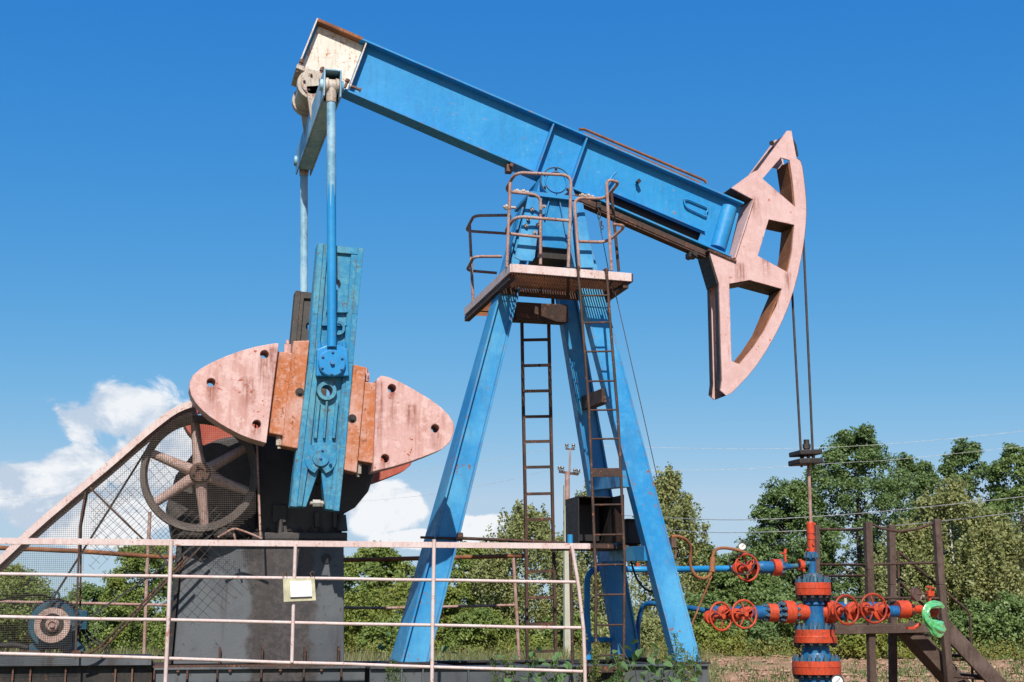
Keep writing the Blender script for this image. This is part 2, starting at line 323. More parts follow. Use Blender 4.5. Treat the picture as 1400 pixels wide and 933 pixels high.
# ------------------------------------------------------------------ mesh helpers
def frame_of(d):
    d = Vector(d).normalized()
    a = Vector((0, 0, 1)) if abs(d.z) < 0.9 else Vector((1, 0, 0))
    x = a.cross(d).normalized(); y = d.cross(x).normalized()
    return x, y, d
def fillet(path, r, n=5):
    out = [path[0]]
    for i in range(1, len(path) - 1):
        p0, p, p1 = path[i - 1], path[i], path[i + 1]
        a, b = (p0 - p), (p1 - p)
        k = min(r, a.length * 0.48, b.length * 0.48)
        A, B = p + a.normalized() * k, p + b.normalized() * k
        for j in range(n + 1):
            t = j / n
            out.append(A * (1 - t) ** 2 + p * 2 * t * (1 - t) + B * t * t)
    out.append(path[-1]); return out
class MB:
    def __init__(s): s.v, s.f, s.sm = [], [], []
    def add(s, vs, fs, smooth=False):
        o = len(s.v); s.v += [Vector(p) for p in vs]
        for f in fs: s.f.append([o + i for i in f]); s.sm.append(smooth)
        return s
    def hexa(s, a, b):                       # two quads of four points (front a, back b)
        return s.add(list(a) + list(b), [(3, 2, 1, 0), (4, 5, 6, 7), (0, 1, 5, 4), (1, 2, 6, 5), (2, 3, 7, 6), (3, 0, 4, 7)])
    def box(s, c, size, R=None):
        c = Vector(c); x, y, z = [k / 2 for k in size]
        P = [Vector(p) for p in ((-x, -y, -z), (x, -y, -z), (x, -y, z), (-x, -y, z), (-x, y, -z), (x, y, -z), (x, y, z), (-x, y, z))]
        if R is not None: P = [R @ p for p in P]
        return s.hexa([c + p for p in P[:4]], [c + p for p in P[4:]])
    def bar(s, p0, p1, w, h, side=None):     # w along side, h along the other normal
        p0, p1 = Vector(p0), Vector(p1); d = (p1 - p0).normalized()
        if side is None: side = Vector((0, 1, 0)) if abs(d.y) < 0.9 else Vector((1, 0, 0))
        a = (Vector(side) - d * Vector(side).dot(d)).normalized(); b = d.cross(a).normalized()
        q = [a * (-w / 2) + b * (-h / 2), a * (w / 2) + b * (-h / 2), a * (w / 2) + b * (h / 2), a * (-w / 2) + b * (h / 2)]
        return s.hexa([p0 + k for k in q], [p1 + k for k in q])
    def band(s, P, y0, y1, o0, o1):           # strip along a line of points in a y plane, between offsets o0 and o1
        n = len(P); Q = []
        for i in range(n):
            d = (P[min(i + 1, n - 1)] - P[max(i - 1, 0)]).normalized(); Q.append(Vector((-d.z, 0, d.x)))
        vs = []
        for p, q in zip(P, Q):
            for o, y in ((o0, y0), (o1, y0), (o1, y1), (o0, y1)): vs.append(Vector((p.x + q.x * o, p.y + y, p.z + q.z * o)))
        fs = [(i * 4 + j, i * 4 + (j + 1) % 4, (i + 1) * 4 + (j + 1) % 4, (i + 1) * 4 + j) for i in range(n - 1) for j in range(4)]
        return s.add(vs, fs + [(3, 2, 1, 0), tuple(4 * n - 4 + j for j in range(4))])
    def cyl(s, p0, p1, r0, r1=None, n=14, caps=True, smooth=True):
        r1 = r0 if r1 is None else r1
        p0, p1 = Vector(p0), Vector(p1); x, y, d = frame_of(p1 - p0)
        vs = [p + (x * cos(2 * pi * i / n) + y * sin(2 * pi * i / n)) * r for p, r in ((p0, r0), (p1, r1)) for i in range(n)]
        s.add(vs, [(i, (i + 1) % n, n + (i + 1) % n, n + i) for i in range(n)], smooth)
        if caps:
            s.add(vs[:n], [tuple(reversed(range(n)))]); s.add(vs[n:], [tuple(range(n))])
        return s
    def lathe(s, p, d, prof, n=20, smooth=True):   # prof: (t along d, radius)
        p = Vector(p); x, y, d = frame_of(d)
        for (t0, r0), (t1, r1) in zip(prof[:-1], prof[1:]):
            vs = [p + d * t + (x * cos(2 * pi * i / n) + y * sin(2 * pi * i / n)) * max(r, 1e-4) for t, r in ((t0, r0), (t1, r1)) for i in range(n)]
            s.add(vs, [(i, (i + 1) % n, n + (i + 1) % n, n + i) for i in range(n)], smooth and abs(t1 - t0) > 1e-6)
        return s
    def tube(s, path, r, n=8, fil=0.0, caps=True, rfun=None):
        path = [Vector(p) for p in path]
        if fil > 0: path = fillet(path, fil)
        k = len(path); tang = []
        for i in range(k):
            a = path[min(i + 1, k - 1)] - path[max(i - 1, 0)]; tang.append(a.normalized())
        x, y, _ = frame_of(tang[0]); vs = []
        for i in range(k):
            d = tang[i]; x = (x - d * x.dot(d)).normalized(); y = d.cross(x)
            rr = r if rfun is None else rfun(i / (k - 1))
            vs += [path[i] + (x * cos(2 * pi * j / n) + y * sin(2 * pi * j / n)) * rr for j in range(n)]
        fs = [(i * n + j, i * n + (j + 1) % n, (i + 1) * n + (j + 1) % n, (i + 1) * n + j) for i in range(k - 1) for j in range(n)]
        s.add(vs, fs, n > 4)
        if caps: s.add(vs[:n], [tuple(reversed(range(n)))]); s.add(vs[-n:], [tuple(range(n))])
        return s
    def torus(s, c, d, R, r, n=28, m=8):
        c = Vector(c); x, y, d = frame_of(d); vs = []
        for i in range(n):
            e = x * cos(2 * pi * i / n) + y * sin(2 * pi * i / n)
            vs += [c + e * (R + r * cos(2 * pi * j / m)) + d * (r * sin(2 * pi * j / m)) for j in range(m)]
        return s.add(vs, [(i * m + j, ((i + 1) % n) * m + j, ((i + 1) % n) * m + (j + 1) % m, i * m + (j + 1) % m) for i in range(n) for j in range(m)], True)
    def prism(s, poly, v0, v1, holes=()):    # poly of (x, z) in planes y = v0 .. v1
        loops = [list(poly)] + [list(h) for h in holes]
        tri = tessellate_polygon([[Vector((x, z, 0)) for x, z in L] for L in loops])
        pts = [p for L in loops for p in L]; n = len(pts)
        area = sum(loops[0][i][0] * loops[0][(i + 1) % len(loops[0])][1] - loops[0][(i + 1) % len(loops[0])][0] * loops[0][i][1] for i in range(len(loops[0])))
        vs = [Vector((x, v0, z)) for x, z in pts] + [Vector((x, v1, z)) for x, z in pts]
        fs = []
        for t in tri:
            a, b, c = t
            ar = (pts[b][0] - pts[a][0]) * (pts[c][1] - pts[a][1]) - (pts[c][0] - pts[a][0]) * (pts[b][1] - pts[a][1])
            if ar < 0: a, b, c = a, c, b
            fs += [(a, b, c), (n + a, n + c, n + b)]
        o = 0
        for k, L in enumerate(loops):
            m = len(L); ar = sum(L[i][0] * L[(i + 1) % m][1] - L[(i + 1) % m][0] * L[i][1] for i in range(m))
            ccw = (ar > 0) == (k == 0)
            for i in range(m):
                a, b = o + i, o + (i + 1) % m
                fs.append((a, n + a, n + b, b) if ccw else (a, b, n + b, n + a))
            o += m
        if v1 < v0: fs = [tuple(reversed(f)) for f in fs]
        return s.add(vs, fs)
    def mesh(s, name, off=(0, 0, 0)):
        off = Vector(off); me = bpy.data.meshes.new(name)
        me.from_pydata([p - off for p in s.v], [], s.f)
        me.polygons.foreach_set('use_smooth', s.sm); me.update(); return me
def root_of(o):
    while o.parent: o = o.parent
    return o
def setmat(me, mat):
    me.materials.append(M[mat])
def tag(o, label, cat, group=None, kind=None):
    if label: o['label'] = label
    if cat: o['category'] = cat
    if group: o['group'] = group
    if kind: o['kind'] = kind
    return o
def thing(name, loc, label, cat, group=None):
    o = bpy.data.objects.new(name, None); COL.objects.link(o); o.empty_display_size = 0.2
    o.location = loc; return tag(o, label, cat, group)
def obj(name, mb, mat, parent=None, bevel=0.0, seg=1):
    if parent is None:
        xs = [p.x for p in mb.v]; ys = [p.y for p in mb.v]
        off = Vector(((min(xs) + max(xs)) / 2, (min(ys) + max(ys)) / 2, min(p.z for p in mb.v)))
    else: off = root_of(parent).location.copy()
    me = mb.mesh(name, off); setmat(me, mat)
    o = bpy.data.objects.new(name, me); COL.objects.link(o)
    if parent is None: o.location = off
    else: o.parent = parent
    if bevel > 0:
        b = o.modifiers.new('bevel', 'BEVEL'); b.width = bevel; b.segments = seg; b.limit_method = 'ANGLE'; b.angle_limit = radians(40)
    return o
def inst(name, me, parent, loc, rot=None, scale=None):   # a shared mesh placed at a world position
    o = bpy.data.objects.new(name, me); COL.objects.link(o); o.parent = parent
    o.location = Vector(loc) - root_of(parent).location
    if rot is not None: o.rotation_mode = 'QUATERNION'; o.rotation_quaternion = rot
    if scale is not None: o.scale = (scale, scale, scale)
    return o
def aim(d): return Vector(d).to_track_quat('Z', 'Y')
def unit_bolt(name, mat, r, h, shank=0.0):
    mb = MB(); mb.cyl((0, 0, 0), (0, 0, h), r, r, 6, True, False)
    mb.cyl((0, 0, h), (0, 0, h * 1.7), r * 0.5, r * 0.45, 7)
    me = mb.mesh(name); setmat(me, mat); return me
def PX(list2, v): return [(p.x, p.z) for p in (PV(x, y, v) for x, y in list2)]
def circ(px, py, rpx, v, n=16):
    c = PV(px, py, v); r = rpx * MPP(px, py, v)
    return [(c.x + r * cos(2 * pi * i / n), c.z + r * sin(2 * pi * i / n)) for i in range(n)]
def ellipse_arc(c, r, a0, a1, n): return [(c[0] + r * cos(a0 + (a1 - a0) * i / n), c[1] + r * sin(a0 + (a1 - a0) * i / n)) for i in range(n + 1)]
def smoothpoly(pts, it=2):                   # Chaikin on an open pixel polyline
    for _ in range(it):
        q = [pts[0]]
        for a, b in zip(pts[:-1], pts[1:]):
            q += [(a[0] * .75 + b[0] * .25, a[1] * .75 + b[1] * .25), (a[0] * .25 + b[0] * .75, a[1] * .25 + b[1] * .75)]
        pts = q + [pts[-1]]
    return pts
YV = Vector((0, 1, 0)); XV = Vector((1, 0, 0)); ZV = Vector((0, 0, 1))
# ------------------------------------------------------------------ ground sheet
BASEZ = PV(935, 908, 13.15).z                # top of the pump's steel base
def ground_z(x, y):
    return 0.0
# ------------------------------------------------------------------ the pumpjack
pj_c = PV(700, 905, 14.0)
pump = thing('pumpjack', (pj_c.x, 14.0, 0), 'large blue pumpjack with pink horsehead and pink crank counterweights', 'pumpjack')
WB = 14.0                                    # plane of the walking beam
HB = 0.115                                   # half flange width
fv = WB - HB
# --- walking beam
tA, tB = PV(435, 26, fv), PV(1018, 277, fv)
bA, bB = PV(407, 96, fv), PV(1000, 352, fv)
axis = (tB - tA).normalized(); nrm = Vector((-axis.z, 0, axis.x))    # up, in plane
def beam_pt(px, py, v=WB): return PV(px, py, v)
mb = MB()
th = 0.024
sl = [PV(*p, fv) for p in ((838, 261), (966, 316), (958, 328), (832, 274))]
mb.prism([(p.x, p.z) for p in (tA - nrm * th, tB - nrm * th, bB + nrm * th, bA + nrm * th)], WB - 0.012, WB + 0.012, [[(p.x, p.z) for p in sl]])
beam = obj('walking_beam', mb, 'blue_paint', pump)
mb = MB(); mb.prism([(p.x, p.z) for p in (tA, tB, tB - nrm * th, tA - nrm * th)], fv, WB + HB)
obj('top_flange', mb, 'blue_paint', beam, 0.004)
mb = MB(); mb.prism([(p.x, p.z) for p in (bA + nrm * th, bB + nrm * th, bB, bA)], fv, WB + HB)
obj('bottom_flange', mb, 'blue_paint', beam, 0.004)
def stiff(pa, pb, w, mat, name='stiffener'):
    a, b = PV(*pa, fv), PV(*pb, fv); m = MB(); d = (b - a).normalized()
    for s in (-1, 1):
        y0, y1 = (fv + 0.004, WB - 0.012) if s < 0 else (WB + 0.012, WB + HB - 0.004)
        sd = Vector((d.z, 0, -d.x)) * (w / 2)
        m.prism([(p.x, p.z) for p in (a - sd, b - sd, b + sd, a + sd)], y0, y1)
    return obj(name, m, mat, beam, 0.002)
def on_edges(px_t, px_b):                    # a stiffener spans flange to flange
    k = lambda P, Q, x: P[1] + (Q[1] - P[1]) * (x - P[0]) / (Q[0] - P[0])
    return (px_t, k((435, 30), (1018, 281), px_t)), (px_b, k((407, 93), (1000, 349), px_b))
stiff(*on_edges(501, 477), 0.016, 'white_paint')
stiff(*on_edges(757.5, 734), 0.018, 'blue_paint')
stiff(*on_edges(803, 780), 0.018, 'blue_paint')
# the tail box: white, rusty panel on the web and an end plate
wa, wb2 = on_edges(437, 410), on_edges(499, 475)
k0 = [PV(*p, fv) for p in (wa[0], wb2[0], wb2[1], wa[1])]
mb = MB(); mb.prism([(p.x, p.z) for p in k0], WB - 0.016, WB - 0.0125)
obj('tail_panel', mb, 'white_paint', beam)
mb = MB(); e0, e1 = tA + nrm * 0.004, bA - nrm * 0.004
mb.prism([(p.x, p.z) for p in (e0, e1, e1 - axis * 0.016, e0 - axis * 0.016)], fv - 0.003, WB + HB + 0.003)
obj('end_plate', mb, 'white_paint', beam, 0.003)
mb = MB(); mb.prism([(p.x, p.z) for p in (tA + nrm * 0.008, tA + axis * 0.52 + nrm * 0.008, tA + axis * 0.52 + nrm * 0.001, tA + nrm * 0.001)], fv - 0.002, WB + HB + 0.002)
obj('rust_cover', mb, 'orange_rust', beam)
mb = MB(); mb.prism([(p.x, p.z) for p in (tA - nrm * (th + 0.0005), tA + axis * 0.49 - nrm * (th + 0.0005), tA + axis * 0.49 - nrm * (th + 0.005), tA - nrm * (th + 0.005))], fv + 0.001, WB - 0.014)
mb.prism([(p.x, p.z) for p in (tA + nrm * 0.001, tA + axis * 0.515 + nrm * 0.001, tA + axis * 0.515 - nrm * th, tA - nrm * th)], fv - 0.003, fv - 0.0005)
obj('rust_lining', mb, 'orange_rust', beam)
# rusty strip lying on the top flange over the pivot
s0, s1 = PV(792, 177, fv), PV(966, 251, fv)
mb = MB(); mb.tube([s0 + nrm * 0.0, s0 + nrm * 0.025 + axis * 0.05, s1 + nrm * 0.025 - axis * 0.03, s1 + nrm * 0.002], 0.016, 8, 0.03)
mb.bar(s0 + nrm * 0.012 + YV * 0.12 + axis * 0.08, s1 + nrm * 0.012 + YV * 0.12 - axis * 0.06, 0.10, 0.018)
obj('edge_strip', mb, 'orange_rust', beam)
# slot low in the front half, black plate added behind to stand for its shade
sl = [PV(*p, fv) for p in ((836, 249), (970, 307), (962, 326), (828, 270))]
mb = MB(); mb.prism([(p.x, p.z) for p in sl], WB + 0.085, WB + 0.10)
obj('slot_shade_plate', mb, 'black_box', beam)
for a, b in (((838, 259.5), (968, 314.5)),):
    mb = MB(); p, q = PV(*a, fv), PV(*b, fv)
    mb.bar(p + YV * 0.085, q + YV * 0.085, 0.03, 0.010)
    obj('slot_flange', mb, 'blue_paint', beam, 0.002)
# dark channel slung below the front half
mb = MB(); p, q = PV(785, 262, fv), PV(1001, 356, fv)
mb.bar(p - nrm * 0.035 + YV * 0.11, q - nrm * 0.035 + YV * 0.11, 0.17, 0.06)
mb.bar(p - nrm * 0.075 + YV * 0.06, q - nrm * 0.075 + YV * 0.06, 0.05, 0.02)
obj('lower_channel', mb, 'brown_steel', beam, 0.003)
mb = MB(); c = PV(953, 337, fv)
mb.box(c - nrm * 0.09 + YV * 0.1, (0.10, 0.12, 0.06)); mb.cyl(c - nrm * 0.09 - YV * 0.02, c - nrm * 0.09 + YV * 0.2, 0.03, 0.03, 8)
obj('channel_clamp', mb, 'black_steel', beam, 0.004)
# the rolled end of the beam
ca, cb = PV(1001, 281, fv + 0.02), PV(985, 337, fv + 0.02)
mb = MB(); mb.cyl(ca + YV * 0.09 - axis * 0.0, cb + YV * 0.09, 0.092, 0.092, 24)
obj('beam_nose', mb, 'blue_paint', beam)
# loop handle, small hook, cleat under the tail half
pts = [PV(*p, WB - 0.05) for p in ((935, 272), (938, 284), (948, 291), (965, 297), (964, 284), (968, 280))]
lp = [PV(*p, WB - 0.035) for p in ((935, 273), (937, 283), (966, 297), (965, 291), (968, 288), (967, 284), (941, 273), (935, 273))]
mb = MB(); mb.tube(lp, 0.011, 6, 0.05); obj('loop_handle', mb, 'blue_paint', beam)
mb = MB(); h = PV(871, 250, WB - 0.03); mb.cyl(h, h - YV * 0.07, 0.022, 0.03, 4, True, False); obj('lifting_lug', mb, 'black_steel', beam)
mb = MB(); h = PV(834, 250, WB - 0.01)
mb.tube([PV(*p, WB - 0.08) for p in ((829, 264), (831, 250), (838, 240), (842, 236))], 0.014, 6, 0.04); obj('rope_hook', mb, 'blue_paint', beam)
mb = MB(); c = PV(699, 226, fv); mb.box(c + YV * 0.08 - nrm * 0.02, (0.07, 0.10, 0.09)); mb.cyl(c - YV * 0.02, c + YV * 0.2, 0.022, 0.022, 6)
obj('flange_clamp', mb, 'old_iron', beam, 0.004)
mb = MB(); c = PV(480, 118, fv); mb.cyl(c, c + axis * 0.10 + YV * 0.0, 0.016, 0.016, 6); mb.cyl(c + axis * 0.10, c + axis * 0.115, 0.026, 0.026, 6, True, False)
obj('tail_bolt', mb, 'old_iron', beam)
# --- saddle bearing
bc = PV(760, 249, 13.70); br = 20.5 * MPP(760, 249, 13.7)
mb = MB(); mb.lathe(bc, YV, [(0, 0), (0, br * 0.62), (-0.012, br * 0.66), (-0.012, br * 0.72), (0.0, br * 0.76), (0.0, br), (0.05, br * 1.0), (0.05, br * 0.93), (0.58, br * 0.93), (0.58, 0)], 32)
sad = obj('saddle_bearing', mb, 'blue_paint', pump, 0.0)
for rq in (0.97, 0.69):
    mb = MB(); mb.torus(bc + YV * -0.002, YV, br * rq, 0.006, 36, 6); obj('groove_shade', mb, 'teal_bolt', sad)  # thin dark rings drawn on the cover for the shade in its grooves
bolt_b = unit_bolt('bolt', 'blue_paint', 0.015, 0.012); bolt_w = unit_bolt('bolt', 'pale_grease', 0.022, 0.022); bolt_k = unit_bolt('bolt', 'black_steel', 0.014, 0.014)
bolt_r = unit_bolt('bolt', 'old_iron', 0.02, 0.02)
for i in range(6):
    a = pi / 2 + i * pi / 3
    inst('bolt', bolt_k, sad, bc + Vector((cos(a) * br * 0.87, 0.0, sin(a) * br * 0.87)), aim(-YV))
mb = MB()
pl = [PV(*p, 13.68) for p in ((725, 261), (792, 269), (791, 275), (724, 267))]
mb.prism([(p.x, p.z) for p in pl], 13.68, 14.32)
mb.prism(PX([(737, 250), (783, 256), (787, 268), (734, 262)], 13.80), 13.80, 14.20)
obj('saddle_plate', mb, 'blue_paint', pump, 0.004)
for px, py in ((711, 262), (800, 268)):
    mb = MB(); c = PV(px, py, 13.78); mb.cyl(c - XV * 0.07, c + XV * 0.10, 0.014, 0.014, 7); mb.cyl(c - XV * 0.05, c - XV * 0.02, 0.026, 0.026, 6, True, False); mb.cyl(c + XV * 0.02, c + XV * 0.05, 0.026, 0.026, 6, True, False)
    obj('adjusting_bolt', mb, 'pale_grease', pump)
mb = MB(); c = PV(699, 284, 13.8); mb.cyl(c - XV * 0.09, c + XV * 0.05, 0.016, 0.016, 7); mb.cyl(c - XV * 0.07, c - XV * 0.04, 0.03, 0.03, 6, True, False)
obj('adjusting_bolt', mb, 'pale_grease', pump)
# --- tower head
mb = MB()
f4 = [PV(*p, 13.75) for p in ((741, 338), (775, 341), (788, 275), (741, 269))]
mb.hexa(f4, [Vector((p.x, 28.0 - p.y, p.z)) for p in f4])
head = obj('tower_head', mb, 'blue_leg', pump, 0.006)
for a, b in (((751, 271), (744, 300)), ((764, 273), (775, 330))):
    mb = MB(); p, q = PV(*a, 13.74), PV(*b, 13.74); mb.bar(p, q, 0.05, 0.014); obj('rib', mb, 'blue_leg', head, 0.002)
for poly, nm in (([(722, 269), (741.5, 270), (731, 352), (728, 357), (712, 356), (704, 352)], 'gusset_plate'), ([(782, 275), (797, 278), (813, 366), (790, 366)], 'gusset_plate')):
    mb = MB(); P = [PV(x, y, 13.70 - 0.08 * (y - 269) / 88) for x, y in poly]
    n = len(P); mb.add(P + [p + YV * 0.018 for p in P], [tuple(reversed(range(n))), tuple(range(n, 2 * n))] + [(i, (i + 1) % n, n + (i + 1) % n, n + i) for i in range(n)])
    gp = obj(nm, mb, 'blue_leg', head)
    bolts = [(727, 287), (743, 283), (722, 300), (719, 309), (735, 308), (731, 319)] if poly[0][0] == 722 else []
    for x, y in bolts:
        inst('bolt', bolt_w, gp, PV(x, y, 13.685 - 0.08 * (y - 269) / 88), aim(-YV))
mb = MB(); f4 = [PV(*p, 13.80) for p in ((735, 352), (782, 356), (777, 342), (738, 338))]
mb.hexa(f4, [Vector((p.x, 28.0 - p.y, p.z)) for p in f4]); obj('opening_shade', mb, 'black_steel', pump)  # black block stands in for the shaded opening under the head
# --- tower legs
def leg(pl_t, pr_t, pl_b, pr_b, vt, vb, dt, db, recess, name='tower_leg'):
    # channel: web set back by recess between two flanges
    tl, tr = PV(*pl_t, vt), PV(*pr_t, vt); bl, brr = PV(*pl_b, vb), PV(*pr_b, vb)
    bl.z = brr.z = BASEZ + 0.022
    m = MB(); ft = 0.022
    ux_t, ux_b = XV * ft, XV * ft
    up = lambda p, d: p + YV * d
    m.hexa([bl, bl + ux_b, tl + ux_t, tl], [up(bl, db), up(bl + ux_b, db), up(tl + ux_t, dt), up(tl, dt)])
    m.hexa([brr - ux_b, brr, tr, tr - ux_t], [up(brr - ux_b, db), up(brr, db), up(tr, dt), up(tr - ux_t, dt)])
    o = obj(name, m, 'blue_leg', pump, 0.003)
    m = MB(); r2 = recess + 0.016
    m.hexa([up(bl + ux_b * 0.97, recess), up(brr - ux_b * 0.97, recess), up(tr - ux_t * 0.97, recess), up(tl + ux_t * 0.97, recess)],
           [up(bl + ux_b * 0.97, r2), up(brr - ux_b * 0.97, r2), up(tr - ux_t * 0.97, r2), up(tl + ux_t * 0.97, r2)])
    obj('leg_web', m, 'blue_leg', o)
    c = (bl + brr) / 2 + YV * db / 2
    m = MB(); m.box((c.x, c.y, BASEZ + 0.010), ((brr - bl).length + 0.14, db + 0.12, 0.020)); obj('foot_plate', m, 'black_steel', o, 0.003)
    return o
leg((714, 283), (738, 286), (548, 903), (587, 903), 13.88, 13.70, 0.26, 0.62, 0.05)
leg((763, 277), (794, 280), (925, 908), (959, 908), 13.80, 13.15, 0.14, 0.16, 0.004)
leg((744, 283), (768, 285), (845, 897), (877, 897), 14.20, 14.85, -0.0 + 0.14, 0.16, 0.03)
# --- cross members
def cross(a, va, b, vb, w, h, mat, name='cross_member'):
    m = MB(); m.bar(PV(*a, va), PV(*b, vb), w, h, XV if abs(va - vb) > 0.3 else YV); return obj(name, m, mat, pump, 0.003)
cross((700, 427), 14.15, (772, 431), 14.30, 0.16, 0.20, 'brown_steel')
cross((829, 541), 13.58, (800, 552), 14.55, 0.10, 0.15, 'brown_steel')
cross((857, 655), 13.45, (816, 660), 14.65, 0.10, 0.17, 'blue_leg')
cross((887, 757), 13.36, (826, 759), 14.72, 0.10, 0.15, 'blue_leg')
# --- equaliser and pitman rods
VF, VR = 12.72, 15.06
VM = (VF + VR) / 2
ef = [PV(*p, VF) for p in ((441.5, 135), (466, 135), (466, 98), (441.5, 98))]
ctr = (ef[0] + ef[2]) / 2
mb = MB(); hw, hh = (ef[1] - ef[0]).length / 2, (ef[2] - ef[1]).length / 2
EL = VR - VF + 0.06
def shell(mb, y0, y1, t):
    for (x0, x1, z0, z1) in ((-hw, -hw + t, -hh, hh), (hw - t, hw, -hh, hh), (-hw + t, hw - t, hh - t, hh), ):
        mb.box((ctr.x + (x0 + x1) / 2, (y0 + y1) / 2, ctr.z + (z0 + z1) / 2), (x1 - x0, y1 - y0, z1 - z0))
shell(mb, VF - 0.06, VR + 0.10, 0.016)
mb.box((ctr.x, VM, ctr.z - hh + 0.01), (hw * 2 - 0.034, VR - VF - 0.22, 0.016))
eq = obj('equalizer', mb, 'blue_pale', pump, 0.003)
mb = MB(); mb.box((ctr.x, VM, ctr.z), (hw * 2 - 0.036, VR - VF - 0.3, hh * 2 - 0.05)); obj('equalizer_core', mb, 'black_steel', eq)
for v in (VF + 0.03, VR + 0.03):
    mb = MB(); c = Vector((ctr.x, v, ctr.z - 0.0))
    mb.lathe(c - XV * (hw + 0.03), XV, [(0, 0), (0, 0.055), (0.02, 0.06), (0.03, 0.06)], 18)
    obj('pin_cover', mb, 'blue_pale', eq); mb = MB(); mb.lathe(c + XV * (hw + 0.03), -XV, [(0, 0), (0, 0.055), (0.02, 0.06), (0.03, 0.06)], 18)
    obj('pin_cover', mb, 'blue_pale', eq)
    mb = MB(); mb.lathe(c - XV * (hw - 0.02), XV, [(0, 0), (0, 0.075), (0.03, 0.08), (0.035, 0.066), (hw * 2 - 0.075, 0.066), (hw * 2 - 0.07, 0.08), (hw * 2 - 0.04, 0.075), (hw * 2 - 0.04, 0)], 20)
    mb.cyl(c, c - ZV * 0.17, 0.06, 0.05, 16)
    obj('pin_bearing', mb, 'pale_grease', eq)
# crank pin blocks are traced on the front crank
pinc = PV(453, 496, 12.75)
PITR = 6.0 * MPP(453, 300, VF)
for v, mat in ((VF + 0.03, 'blue_pale'), (VR + 0.03, 'blue_pale')):
    r0_, r1_ = Vector((ctr.x, v, ctr.z - 0.13)), Vector((pinc.x, v, pinc.z + 0.15))
    mb = MB(); mb.tube([r0_, r0_ + (r1_ - r0_) * 0.5, r1_], PITR, 20)
    rod = obj('pitman_rod', mb, mat, pump)
    n_ = 20; x_, y_, d_ = frame_of(r1_ - r0_); rw = random.Random(int(v * 10)); tops = [r0_.lerp(r1_, (0.36 if v < 13 else 0.62) + 0.05 * sin(j * 1.9) + rw.uniform(-.03, .05)) for j in range(n_)]
    mb = MB(); mb.add([tops[j] + (x_ * cos(2 * pi * j / n_) + y_ * sin(2 * pi * j / n_)) * PITR * 1.02 for j in range(n_)] + [r1_ + (x_ * cos(2 * pi * j / n_) + y_ * sin(2 * pi * j / n_)) * PITR * 1.02 for j in range(n_)], [(j, (j + 1) % n_, n_ + (j + 1) % n_, n_ + j) for j in range(n_)], True); obj('fresh_paint', mb, 'blue_paint', rod)
# tail bearing under the beam
tb = PV(425, 122, 13.86)
rb = 19.5 * MPP(425, 122, 13.86)
mb = MB(); mb.lathe(Vector((tb.x, 13.70, tb.z)), YV, [(0, 0), (0, rb * 0.72), (0.02, rb * 0.78), (0.02, rb), (0.10, rb), (0.10, rb * 0.85), (0.5, rb * 0.85), (0.5, rb), (0.58, rb), (0.58, 0)], 26)
tbo = obj('tail_bearing', mb, 'pale_grease', pump, 0.0)
for i in range(5):
    a = 0.5 + i * 2 * pi / 5; inst('bolt', bolt_k, tbo, Vector((tb.x + cos(a) * rb * 0.55, 13.70, tb.z + sin(a) * rb * 0.55)), aim(-YV))
mb = MB(); p0, p1 = PV(407, 88, 13.84), PV(470, 113, 13.84)
mb.bar(p0 - nrm * 0.06 + YV * 0.16, p1 - nrm * 0.06 + YV * 0.16, 0.5, 0.05)
obj('bearing_plate', mb, 'pale_grease', tbo, 0.004)
mb = MB()
for q in (0.06, 0.50):
    c = p0 + (p1 - p0) * q; mb.cyl(c - nrm * 0.12 - YV * 0.06, c + nrm * 0.05 - YV * 0.06, 0.016, 0.016, 7); mb.cyl(c + nrm * 0.0 - YV * 0.06, c + nrm * 0.035 - YV * 0.06, 0.028, 0.028, 6, True, False); obj('plate_bolt', mb, 'old_iron', tbo); mb = MB()
c = p1 + axis * 0.03 + nrm * 0.05
mb.cyl(c, c - nrm * 0.1, 0.016, 0.016, 7); mb.cyl(c, c - nrm * 0.03, 0.028, 0.028, 6, True, False)
obj('plate_bolt', mb, 'old_iron', tbo)
mb = MB(); mb.bar(Vector((tb.x + 0.01, 13.72, tb.z - 0.02)), Vector((ctr.x, 13.72, ctr.z - 0.06)), 0.04, 0.16); obj('bearing_yoke', mb, 'pale_grease', tbo, 0.006); mb = MB(); mb.bar(Vector((tb.x + 0.01, 14.28, tb.z - 0.02)), Vector((ctr.x, 14.28, ctr.z - 0.06)), 0.04, 0.16)
obj('bearing_yoke', mb, 'pale_grease', tbo, 0.006)
# --- horsehead
HV0, HV1 = 13.83, 14.17
arc = smoothpoly([(1089, 216), (1096, 221), (1100, 250), (1103, 282), (1101.5, 312), (1097.5, 343), (1089, 385), (1075, 428), (1054, 470), (1029, 508), (1001, 537)], 1)
outer = [(1076, 179), (1082, 179)] + arc + [(993, 541), (985, 534), (987, 520), (983, 388), (970, 345), (1004, 354), (1030, 273), (1000, 257), (1030, 235), (1036, 233)]
h_up = [(1067.5, 215.5), (1079.5, 219), (1084, 250), (1087, 283), (1042.5, 244.5)]
h_mid = [(1051, 300), (1086, 307.5), (1082.5, 345), (1077, 372.5), (1036, 350)]
h_low = [(997, 388), (1025, 383), (1069, 395), (1062, 418), (1045, 452), (1030, 475), (1011, 498), (1000, 494)]
mb = MB(); mb.prism(PX(outer, HV0), HV0, HV0 + 0.022, [PX(h, HV0) for h in (h_up, h_mid, h_low)])
hh_f = obj('horsehead', mb, 'pink_paint', pump)
mb = MB(); mb.prism(PX(outer, HV0), HV1 - 0.022, HV1, [PX(h, HV0) for h in (h_up, h_mid, h_low)])
obj('back_plate', mb, 'pink_paint', hh_f)
